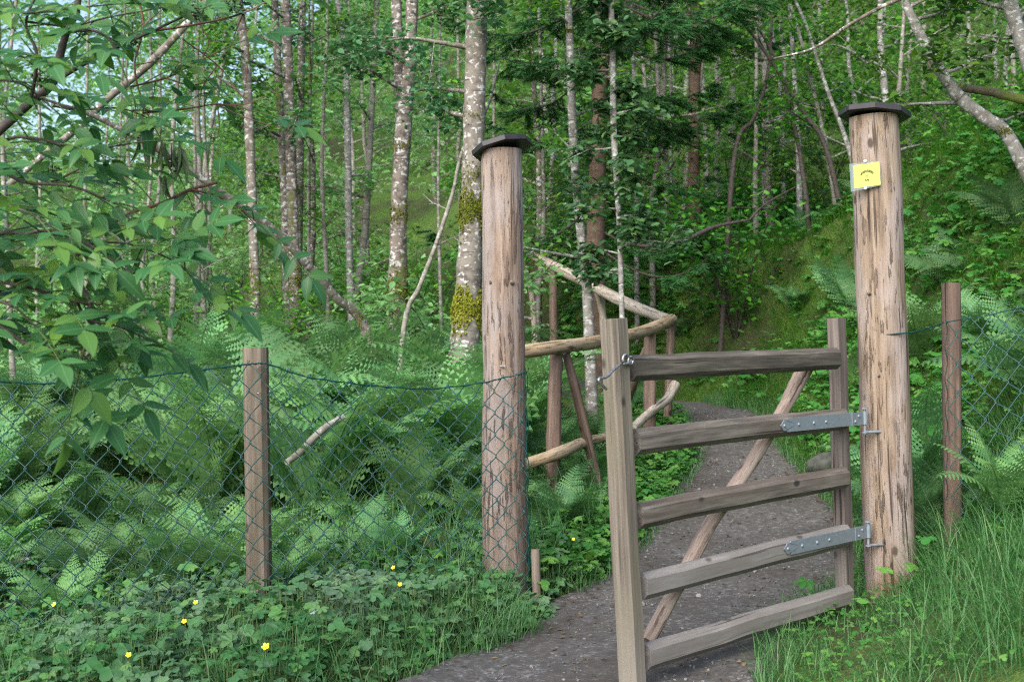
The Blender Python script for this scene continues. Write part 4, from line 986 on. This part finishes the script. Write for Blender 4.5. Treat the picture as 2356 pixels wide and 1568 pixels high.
px_tree('dead_tree', 'lichen speckled dead trunk leaning to the left over the ferns', 10.6, [(120, 240, 10), (205, 262, 12), (330, 325, 14), (420, 380, 15), (520, 450, 16), (620, 520, 18), (700, 600, 20), (770, 682, 21), (845, 765, 23)], 'alder', None, 0, Yt=8.6, extra=0, nb=0, moss=[(690, 760, 120, .035, 'moss')])
px_tree('dead_tree', 'lichen speckled dead trunk leaning to the right behind the elder', 9.4, [(530, -60, 15), (430, 55, 17), (340, 150, 18), (250, 225, 17), (190, 285, 16), (110, 350, 15), (20, 425, 15)], 'alder', None, 0, Yt=9.0, extra=0, nb=0, base=False)
px_tree('dead_tree', 'thin bare dead pole leaning right against the thick mossy alder', 9.9, [(1150, 140, 4), (1120, 250, 7), (1065, 345, 8), (1040, 450, 9), (1000, 570, 10), (965, 660, 11), (930, 750, 12)], 'thin', None, 0, extra=0, nb=3, lr=(.2, .5))
px_tree('birch_tree', 'grey leaning birch on the bank above the tan gatepost', 9.0, [(2060, -60, 18), (2100, 45, 22), (2150, 140, 25), (2200, 215, 28), (2265, 270, 30), (2310, 300, 30), (2345, 360, 33), (2380, 430, 36)], 'birch', 'leafD', 900, moss=[(285, 310, 120, .035, 'moss')], tl=(.5, 1.0), extra=2)
px_tree('birch_tree', 'grey birch at the far right edge of the bank', 8.6, [(2300, -60, 30), (2322, 0, 32), (2342, 70, 33), (2368, 150, 34), (2400, 260, 38)], 'birch', 'leafD', 700, tl=(.55, 1.0))
b = branch_log([P(2135, 140, 9.6), P(2165, 180, 9.5), P(2210, 200, 9.4), P(2280, 212, 9.2), P(2340, 226, 9.1), P(2400, 240, 9.0)], [.02, .022, .028, .03, .032, .034], 'mossy dead branch lying behind the leaning birch', M['mossy'], 'fallen_branch')
branch_log([P(2090, -10, 8.6), P(2030, 15, 8.6), P(1950, 60, 8.7), P(1870, 112, 8.8), P(1780, 135, 8.9)], [.014, .013, .012, .009, .005], 'bare curved branch reaching left from the leaning birch', M['alder2'], 'overhanging_branch')
thin = [(342, 360, 838, 9, 12.5, 'leftmost'), (372, 400, 845, 10, 13.2, ''), (403, 330, 850, 12, 12.8, ''), (436, 380, 800, 9, 14, ''), (462, 160, 745, 12, 13.6, ''), (484, 300, 735, 10, 14.4, ''), (508, 100, 730, 11, 15, ''), (735, 60, 640, 8, 16, ''), (757, 100, 640, 9, 15, ''), (1020, 200, 700, 7, 13, ''), (1150, 350, 700, 9, 16, ''), (1250, 300, 680, 10, 15, ''), (1510, 300, 620, 12, 15, ''), (1580, 120, 520, 12, 17, ''), (30, 300, 860, 12, 11, ''), (90, 420, 870, 9, 12, ''), (210, 500, 860, 10, 12.5, ''), (280, 520, 850, 8, 12.8, '')]
for i, (x, y0, y1, w_, Y, _) in enumerate(thin):
    j = rng.normal(0, 15, 4)
    left = x < 700
    px_tree('sapling', 'slim grey brown stem in the thicket behind the left ferns' if x < 560 else ('slim leafy stem among the trees behind the gateposts' if x > 700 else 'slim stem'), Y,
            [(x + j[0] - 8, -60, w_ * .6), (x + j[1] - 4, y0, w_ * .8), (x + j[2], (y0 + y1) / 2, w_), (x + j[3], y1, w_ * 1.15)], 'thin', 'leafP' if left else 'leafA', 500, tl=(.3, 1.0), nb=8, lr=(.3, .8), extra=1.5, group='slim stems behind the left ferns' if x < 560 else 'slim stems behind the gateposts')
right = [(1685, 0, 230, 13, 19, 0), (1622, 30, 260, 9, 20, 0), (1755, 20, 420, 14, 17, 6), (1740, 280, 560, 12, 16, 0), (1782, 0, 400, 9, 18, 20), (1830, 60, 470, 12, 15.5, 10), (1865, 30, 360, 9, 14.5, 40), (1905, 60, 350, 9, 14, 50), (1960, 40, 260, 9, 16, 10), (2070, 60, 300, 10, 13, -8), (1460, 120, 520, 9, 15, 4), (1540, 20, 430, 8, 18, 3)]
for i, (x, y0, y1, w_, Y, ln) in enumerate(right):
    px_tree('birch_tree', 'slim grey birch stem on the wooded slope above the gate', Y, [(x - ln * 2, -60, w_ * .6), (x - ln, y0, w_ * .8), (x + rng.normal(0, 5), (y0 + y1) / 2, w_), (x + ln, y1, w_ * 1.2)], 'birch' if i % 3 else 'thin', 'leafD' if i % 2 else 'leafA', 700, tl=(.25, 1.0), nb=9, lr=(.4, 1.0), extra=2, group='slim birch stems on the wooded slope')
dark = [((1650, -30), (1760, 120), (1850, 260), (1900, 340)), ((1720, 20), (1790, 150), (1830, 300), (1850, 420)), ((1775, 0), (1770, 150), (1735, 270), (1690, 360))]
for i, pp in enumerate(dark):
    px_tree('hazel_stem', ['dark bare stem leaning left above the gate, the longest of three', 'dark bare stem leaning left, nearest the tan gatepost', 'dark bare stem leaning right above the gate'][i], 13.5, [(x, y, 5 + 2 * k_) for k_, (x, y) in enumerate(pp)], 'twig', 'leafD', 250, nb=6, lr=(.3, .8), extra=1)

# spruces
def spruce(name, label, Y, pts, nbough, lo, hi, lmax, nn, seed_ang=None):
    c = np.array([P(x, y, Y) for x, y, w_ in pts])[::-1]; r = np.array([w_ / 2 / F_PX * Y for x, y, w_ in pts])[::-1]
    g = float(H(c[0][0], c[0][1])) - .1
    if c[0][2] > g: c = np.concatenate([[[c[0][0], c[0][1], g]], c]); r = np.concatenate([[r[0] * 1.15], r])
    c = np.concatenate([c, [c[-1] + [0, 0, 4.5]]]); r = np.concatenate([r, [.02]]); loc = c[0].copy(); e = empty(name, loc, label, 'tree')
    cr = spline(np.concatenate([c, r[:, None]], 1), 40); mbb = MB(); tube(mbb, cr[:, :3], np.maximum(cr[:, 3], .01), 14, 0, True, .03)
    mbn = MB(); z = cr[:, 2]
    for i in range(nbough):
        h = rng.uniform(lo, hi); p = np.array([np.interp(h, z, cr[:, k]) for k in range(3)]); a = rng.uniform(0, 6.28) if seed_ang is None else rng.normal(*seed_ang)
        L = lmax * rng.uniform(.55, 1.0); d = np.array([math.cos(a), math.sin(a), 0]); n = 12; t = np.linspace(0, 1, n)
        bp = p + d * (t * L)[:, None] + np.array([0, 0, 1]) * (-.30 * L * np.sin(t * 2.2) + .16 * L * t ** 3)[:, None]
        tube(mbb, bp, np.linspace(.016, .003, n), 5, 1, True, 0, False); side = np.array([-d[1], d[0], 0])
        for q_ in range(26):
            tt_ = rng.uniform(.18, 1.0); b0 = np.array([np.interp(tt_, t, bp[:, k]) for k in range(3)]); sg = 1 if q_ % 2 else -1
            l2 = L * .34 * (1.15 - tt_) + .08; td = side * sg * .8 + d * .6 + np.array([0, 0, -.28 + rng.normal(0, .12)]); td /= np.linalg.norm(td); tip = b0 + td * l2
            tube(mbb, np.linspace(b0, tip, 4), np.linspace(.004, .0015, 4), 3, 1, True, 0, False)
            u = rng.random(nn); pos = b0 + td * (u * l2)[:, None]; sv = np.cross(td, [0, 0, 1]); sv /= np.linalg.norm(sv) + 1e-6; nd_ = td * .75 + sv * (np.where(rng.random(nn) < .5, 1, -1) * rng.uniform(.3, 1, nn))[:, None] + rng.normal(0, .22, (nn, 3)); scatter(mbn, np.array([(0, -.05, 0), (1, -.03, -.1), (1, .03, -.1), (0, .05, 0)]), np.array([(0, 1, 2, 3)]), pos, rot_frames(nd_, rdir(nn, (.4, 1))), rng.uniform(.04, .095, nn))
    mbb.build('trunk', [M['spruce'], M['twig']], e, loc); mbn.build('crown', M['needle'], e, loc)
spruce('spruce_tree', 'dark spruce with a brown trunk and drooping boughs right of the pinkish gatepost', 13.6, [(1386, -40, 34), (1380, 200, 37), (1374, 420, 40), (1370, 620, 46)], 36, 2.2, 6.4, 2.0, 100)
spruce('spruce_tree', 'second dark spruce further up the slope behind the brown trunked one', 17.0, [(1600, -60, 26), (1598, 200, 28), (1596, 400, 30)], 16, 3.9, 7.6, 2.0, 90)

# ------------------------------------------------------------------ background: saplings, bushes, far wood
def proto_sapling(h, nl, bark, leaf, lsz, lo=.12, spread=.14):
    e = empty('sapling', (0, 0, 0), 'slim leafy sapling', 'tree'); k = 14; t = np.linspace(0, 1, k)
    tr = np.stack([np.cumsum(rng.normal(0, .035, k)) * h * .12, np.cumsum(rng.normal(0, .035, k)) * h * .12, t * h - .1], 1); tr[:, :2] -= tr[0, :2]
    tr[:, :2] += rng.normal(0, .05, 2) * (t * h)[:, None]
    r = np.linspace(.05, .012, k); mb = MB(); tube(mb, tr, r, 8, 0, True, .02)
    tw = limbs(mb, tr, r, 20, lo, 1.0, .5, 1.5); mb.build('trunk', M[bark], e)
    mb = MB(); tree_leaves(mb, tw, nl, lsz, spread, 0, .55); mb.build('crown', M[leaf], e); return e
def proto_bush(h, nl, leaf, lsz, spread=.13):
    e = empty('bush', (0, 0, 0), 'leafy bush', 'bush'); mb = MB(); pts = []
    for i in range(9):
        a = rng.uniform(0, 6.28); L = h * rng.uniform(.6, 1.0); d = np.array([math.cos(a) * .5, math.sin(a) * .5, 1.0]); bp = spline([np.zeros(3), d * L * .4, d * L * .75 + [d[0] * L * .2, d[1] * L * .2, 0], d * L + [d[0] * L * .5, d[1] * L * .5, -.1 * L]], 9)
        tube(mb, bp, np.linspace(.012, .003, 9), 5, 0, True, 0, False); pts.append(bp[2:])
        for q_ in range(5):
            s = bp[rng.integers(2, 8)]; dd = rng.normal(0, .6, 3) + d * .3; tw = np.linspace(s, s + dd * L * .35, 5); tube(mb, tw, np.linspace(.005, .0015, 5), 4, 0, True, 0, False); pts.append(tw)
    mb.build('stems', M['twig'], e); mb = MB(); tree_leaves(mb, np.concatenate(pts), nl, lsz, spread, 0, .55); mb.build('crown', M[leaf], e); return e
SAPL = [proto_sapling(5.6, 1300, 'thin', 'leafP', .08), proto_sapling(6.2, 1300, 'birch', 'leafP', .08), proto_sapling(5.4, 1200, 'alder2', 'leafA', .085)]
SAPR = [proto_sapling(5.6, 1500, 'birch', 'leafD', .08), proto_sapling(6, 1500, 'thin', 'leafA', .08)]
BUSHL = [proto_bush(1.6, 1500, 'leafA', .075), proto_bush(1.9, 1500, 'leafP', .08)]
BUSHR = [proto_bush(1.6, 1500, 'leafD', .07), proto_bush(1.9, 1500, 'leafA', .075)]
def spread_copies(protos, cand, dmin, label, group, s=(.8, 1.15)):
    for (x, y) in poisson(cand, lambda c: dmin):
        copy_tree(random.choice(protos), (x, y, float(H(x, y)) - .03), random.uniform(0, 6.28), random.uniform(*s), label, group)
def cands(n, px0, px1, y0, y1):
    Y = rng.uniform(y0, y1, n); px = rng.uniform(px0, px1, n); return list(zip((px - 1178) / 3000 * Y, Y))
spread_copies(SAPL, cands(80, -250, 1250, 15.5, 30), 1.9, 'slim leafy tree in the airy wood behind the left ferns', 'slim trees in the wood behind the left ferns')
spread_copies(SAPR, cands(150, 1250, 2650, 15, 30), 1.5, 'slim green leaved tree on the dense wooded slope at right', 'slim trees on the right hand slope')
spread_copies(BUSHL, [q_ for q_ in cands(190, -250, 1300, 12.2, 22) if q_[0] / q_[1] < -.03 or q_[1] > 16], 1.25, 'leafy bush under the trees beyond the left ferns', 'bushes beyond the left ferns', (.6, 1.1))
spread_copies(BUSHR, [q_ for q_ in cands(220, 1250, 2650, 13.5, 26) if q_[0] > float(xr(q_[1])) + .6 or q_[1] > 15], 1.35, 'leafy bush on the wooded slope above the gate', 'bushes on the wooded slope', (.6, 1.1))
for e in SAPL + SAPR + BUSHL + BUSHR: drop(e)
def far_wood(name, label, px0, px1, leaf, nclump, y0, y1, zmax, lsz):
    Y = y0 + (y1 - y0) * rng.random(nclump) ** .8; px = rng.uniform(px0, px1, nclump); X = (px - 1178) / 3000 * Y; z = H(X, Y) + zmax * rng.random(nclump) ** 1.1
    rad = rng.uniform(.5, 1.3, nclump); mb = MB(); n = nclump * 70; i = np.repeat(np.arange(nclump), 70); d = rdir(n) * (rng.random(n) ** .4)[:, None] * rad[i][:, None]
    p = np.stack([X[i], Y[i], z[i]], 1) + d * np.array([1, 1, .6]); a = rng.uniform(0, 6.28, n); dd = np.stack([np.cos(a), np.sin(a), rng.normal(-.2, .35, n)], 1); nr = np.stack([rng.normal(0, .5, n), rng.normal(-.2, .5, n), np.ones(n)], 1)
    scatter(mb, LEAF[0], LEAF[1], p, rot_frames(dd, nr), lsz * rng.uniform(.6, 1.3, n)); tag(mb.build(name, M[leaf]), label, 'wood', kind='stuff')
far_wood('distant_wood', 'distant wood coloured pale for skylight and haze, filling the valley side at left', -400, 1350, 'leafP', 950, 22, 50, 9, .17)
far_wood('distant_wood', 'deep green distant wood on the slope at right', 1200, 2800, 'leafA', 700, 24, 50, 9, .16)

# ------------------------------------------------------------------ elder in the left foreground
EL = np.array([-2.6, 4.1, float(H(-2.6, 4.1))])
elder = empty('elder_bush', EL, 'elder bush with drooping compound leaves reaching in from the left', 'shrub')
GL = [grid_leaf(7, .255, .10, .18), grid_leaf(7, .27, .06, .08), grid_leaf(7, .235, .12, .28)]
mbl = MB(); mbs = MB(); mbd = MB(); mbr = mbd
def compound(base, d, size, nrm=(0, -.6, 1), mb=None, droop=.28):
    """rachis with two or three leaflet pairs and an end leaflet"""
    mb = mb or mbl; d = np.asarray(d, float); d /= np.linalg.norm(d); nrm = np.asarray(nrm, float) + rng.normal(0, .22, 3); npair = 2 if rng.random() < .6 else 3
    L = size * (1.15 + .45 * npair); n = 7; t = np.linspace(0, 1, n); pts = base + d * (t * L)[:, None] + np.array([0, 0, -1]) * (droop * L * .45 * t ** 2)[:, None]
    tube(mbr, pts, np.linspace(.0024, .0012, n), 4, 1, True, 0, False); P_, D_, S_ = [], [], []
    tan = (pts[-1] - pts[-2]); tan /= np.linalg.norm(tan); P_.append(pts[-1]); D_.append(tan + [0, 0, -.15]); S_.append(size * 1.12)
    for k in range(npair):
        tv = .95 - k * (.32 if npair == 2 else .27); b0 = np.array([np.interp(tv, t, pts[:, j]) for j in range(3)]); sd_ = np.cross(nrm, d); sd_ /= np.linalg.norm(sd_)
        for sg in (-1, 1): P_.append(b0); D_.append(sd_ * sg * .9 + d * rng.uniform(.25, .7) + np.array([0, 0, rng.uniform(-.22, .2)])); S_.append(size * rng.uniform(.8, 1.05) * (1 - .08 * k))
    P_, D_, S_ = np.array(P_), np.array(D_), np.array(S_); N_ = np.broadcast_to(nrm, D_.shape) + rng.normal(0, .22, D_.shape); tm = GL[rng.integers(0, 3)]
    scatter(mb, tm[0], tm[1], P_, rot_frames(D_, N_), S_, 0, True, True)
def elder_branch(pts, w, mb, leaves=True, step=.11, size=(.056, .092), lo=.15, dens=1.0):
    c = np.array([P(x, y, Y) for x, y, Y in pts]); n = max(12, len(pts) * 6); c = spline(c, n); r = np.linspace(w[0], w[1], n) / 2 / F_PX * 4; tube(mb, c, r * (1 + rng.normal(0, .04, n)), 8, 0, True, .03)
    if not leaves: return
    s = np.concatenate([[0], np.cumsum(np.linalg.norm(np.diff(c, axis=0), axis=1))]); k = lo * s[-1]; sg = 1
    while k < s[-1]:
        if rng.random() < dens:
            b0 = np.array([np.interp(k, s, c[:, j]) for j in range(3)]); i = min(np.searchsorted(s, k), n - 1); tan = c[i] - c[i - 1]; tan /= np.linalg.norm(tan) + 1e-9; sd_ = np.cross(tan, [0, 0, 1]); sd_ /= np.linalg.norm(sd_) + 1e-6
            compound(b0, tan * rng.uniform(.1, .7) + sd_ * sg * rng.uniform(.5, 1) + np.array([0, 0, rng.uniform(-.25, .45)]), rng.uniform(*size)); sg = -sg
        k += step * .46 * rng.uniform(.7, 1.3)
    tan = c[-1] - c[-3]; compound(c[-1], tan / np.linalg.norm(tan), size[1])
EB = [  # dark main stems (px, py, depth)
 ([(-330, 760, 3.9), (-160, 520, 3.9), (-40, 340, 3.9), (0, 300, 3.9), (60, 245, 3.9), (122, 190, 3.9), (140, 120, 3.9), (155, 70, 3.9), (176, 25, 3.9), (185, -60, 3.9)], (26, 15), mbs, False, .1, 1),
 ([(122, 190, 3.9), (190, 150, 3.9), (265, 112, 3.95), (350, 72, 4.0), (440, 30, 4.0)], (11, 5), mbs, True, .14, .8),
 ([(155, 75, 3.9), (210, 70, 3.8), (250, 90, 3.8), (270, 130, 3.8)], (8, 4), mbs, True, .12, .8),
 ([(70, 240, 3.9), (85, 130, 3.8), (60, 50, 3.8), (100, -40, 3.8)], (9, 5), mbs, True, .11, 1),
 ([(-120, 460, 3.9), (0, 330, 3.7), (90, 320, 3.6), (190, 345, 3.6), (300, 330, 3.7)], (9, 4), mbs, True, .10, 1),
 ([(-200, 560, 3.9), (-40, 400, 3.7), (60, 420, 3.6), (170, 430, 3.6), (270, 470, 3.6)], (10, 4), mbs, True, .10, 1),
 ([(-250, 720, 3.9), (-60, 560, 3.7), (60, 540, 3.6), (150, 600, 3.6), (180, 700, 3.6), (220, 760, 3.6)], (12, 5), mbs, True, .10, 1),
 ([(120, 640, 3.9), (190, 575, 3.9), (245, 525, 3.95), (300, 490, 4.0), (370, 468, 4.0), (440, 436, 4.1), (500, 420, 4.1)], (10, 7), mbd, False, .12, 1),
 ([(440, 436, 4.1), (500, 450, 4.1), (560, 485, 4.1), (590, 510, 4.1)], (6, 3), mbd, True, .10, 1),
 ([(-200, 640, 3.8), (0, 560, 3.6), (110, 530, 3.5), (200, 560, 3.5), (290, 620, 3.5), (350, 640, 3.5)], (9, 3), mbs, True, .11, 1),
 ([(-250, 800, 3.8), (-60, 660, 3.6), (60, 660, 3.5), (150, 690, 3.5), (240, 700, 3.5)], (11, 4), mbs, True, .09, 1),
 ([(150, 600, 3.6), (200, 680, 3.5), (215, 760, 3.5), (195, 800, 3.45), (185, 840, 3.45)], (8, 4), mbs, True, .085, 1),
 ([(-250, 860, 3.8), (-60, 740, 3.6), (60, 790, 3.5), (110, 800, 3.5), (140, 830, 3.5)], (10, 4), mbs, True, .10, 1),
 ([(215, 740, 3.5), (270, 750, 3.5), (320, 770, 3.55)], (5, 3), mbs, True, .10, .6),
 ([(310, -30, 4.1), (330, 60, 4.1), (310, 150, 4.1), (330, 240, 4.1), (375, 330, 4.1)], (6, 3), mbd, True, .25, .3),
 ([(350, 72, 4.0), (460, 55, 4.1), (560, 30, 4.2), (640, -10, 4.2)], (6, 3), mbd, True, .16, .7),
 ([(300, 200, 4.0), (380, 180, 4.1), (440, 150, 4.1), (500, 120, 4.1)], (5, 3), mbd, True, .14, .8),
 ([(330, 260, 4.1), (430, 250, 4.2), (500, 240, 4.2), (560, 250, 4.2)], (5, 3), mbd, True, .17, .6),
 ([(420, 90, 4.1), (500, 150, 4.2), (540, 200, 4.2), (570, 240, 4.2)], (4, 2), mbd, False, .17, .5),
 ([(-60, 20, 3.6), (60, 30, 3.6), (160, 20, 3.7), (260, 10, 3.8)], (7, 3), mbs, True, .10, 1),
 ([(-80, 140, 3.5), (10, 120, 3.5), (80, 130, 3.5)], (6, 3), mbs, True, .09, 1),
 ([(120, 420, 3.8), (220, 380, 3.9), (310, 420, 4.0), (380, 500, 4.0)], (5, 2), mbd, True, .14, .7),
]
EB += [([(-260, 300, 3.7), (-60, 200, 3.5), (40, 190, 3.45), (110, 240, 3.5)], (8, 3), mbs, True, .09, 1),
 ([(-260, 600, 3.7), (-40, 480, 3.5), (40, 480, 3.4), (120, 520, 3.4)], (8, 3), mbs, True, .09, 1),
 ([(-260, 820, 3.7), (-80, 700, 3.5), (20, 700, 3.4), (90, 760, 3.4)], (8, 3), mbs, True, .09, 1),
 ([(200, 560, 3.5), (290, 560, 3.6), (380, 590, 3.7), (430, 620, 3.7)], (5, 3), mbs, True, .1, 1),
 ([(60, 50, 3.8), (160, 60, 3.8), (250, 40, 3.9), (360, 20, 4.0)], (6, 3), mbs, True, .1, 1),
 ([(90, 225, 3.9), (180, 250, 3.9), (280, 250, 4.0), (360, 280, 4.0)], (6, 3), mbs, True, .12, 1)]
for pts, w_, mb_, lv, st, dn in EB: elder_branch(pts, w_, mb_, lv, st, dens=dn)
for i in range(16):   # bare crossing twigs
    br_ = random.choice([q_ for q_ in EB if q_[2] is mbd])[0]; x0, y0, Y = random.choice(br_[:-1]); a = rng.normal(1.1, .8); L = rng.uniform(80, 190)
    elder_branch([(x0, y0, Y), (x0 + math.cos(a) * L * .5 + rng.normal(0, 10), y0 + math.sin(a) * L * .5, Y), (x0 + math.cos(a) * L, y0 + math.sin(a) * L + rng.normal(0, 14), Y)], (3.5, 2), mbd, False)
stem = MB(); c = np.array([EL + [0, 0, -.1], EL + [.05, 0, .5], P(-330, 760, 3.9)]); tube(stem, spline(c, 14), np.linspace(.035, .018, 14), 10, 0, True, .03)
c = np.array([EL + [.03, -.05, -.1], EL + [.2, -.15, .55], P(-250, 800, 3.8)]); tube(stem, spline(c, 14), np.linspace(.03, .012, 14), 10, 0, True, .03)
c = np.array([EL + [-.03, -.05, -.1], EL + [.1, -.2, .75], P(-250, 720, 3.9)]); tube(stem, spline(c, 14), np.linspace(.03, .012, 14), 10, 0, True, .03)
c = np.array([P(-330, 760, 3.9), P(-100, 700, 3.9), P(120, 640, 3.9)]); tube(stem, spline(c, 12), np.linspace(.012, .007, 12), 8, 0, True, .03)
c = np.array([EL + [.1, -.1, .6], P(-260, 400, 3.7), P(-80, 140, 3.5), P(-60, 20, 3.6)]); tube(stem, spline(c, 18), np.linspace(.016, .006, 18), 8, 0, True, .03)
stem.build('stem', M['twig'], elder, EL)
mbs.build('branches', M['twig'], elder, EL); mbd.build('twigs', [M['redtwig'], M['stalk']], elder, EL); mbl.build('foliage', M['elder'], elder, EL)
for (x, y) in [(455, 27), (542, 12), (305, 302), (305, 95), (92, 185), (120, 400), (395, 375)]:
    mb = MB(); c = P(x, y, 3.98); n = 55; p = c + rdir(n) * (rng.random(n) ** .4)[:, None] * np.array([.032, .028, .026])
    scatter(mb, pv, pf, p, rot_frames(rdir(n), rdir(n)), rng.uniform(.003, .0045, n), 0, True); tube(mb, [c + [0, 0, .06], c], .002, 5); mb.build('berry_cluster', M['berry'], elder, EL)
for (x, y, k_) in [(322, 322, 4), (368, 318, 4), (410, 345, 7), (372, 400, 3)]:
    mb = MB(); c = P(x, y, 3.97); 
    for i in range(k_): scatter(mb, *grid_leaf(7, .13, .2, .1), np.array([c + rng.normal(0, .008, 3)]), rot_frames(np.array([[rng.normal(0, .22), rng.normal(0, .22), -1.0]]), rdir(1)), np.array([rng.uniform(.07, .11)]), 0, True)
    tube(mb, [c + [0, 0, .08], c + [.004, 0, .03], c], .0018, 5); mb.build('wilted_leaves', M['wilt'], elder, EL)
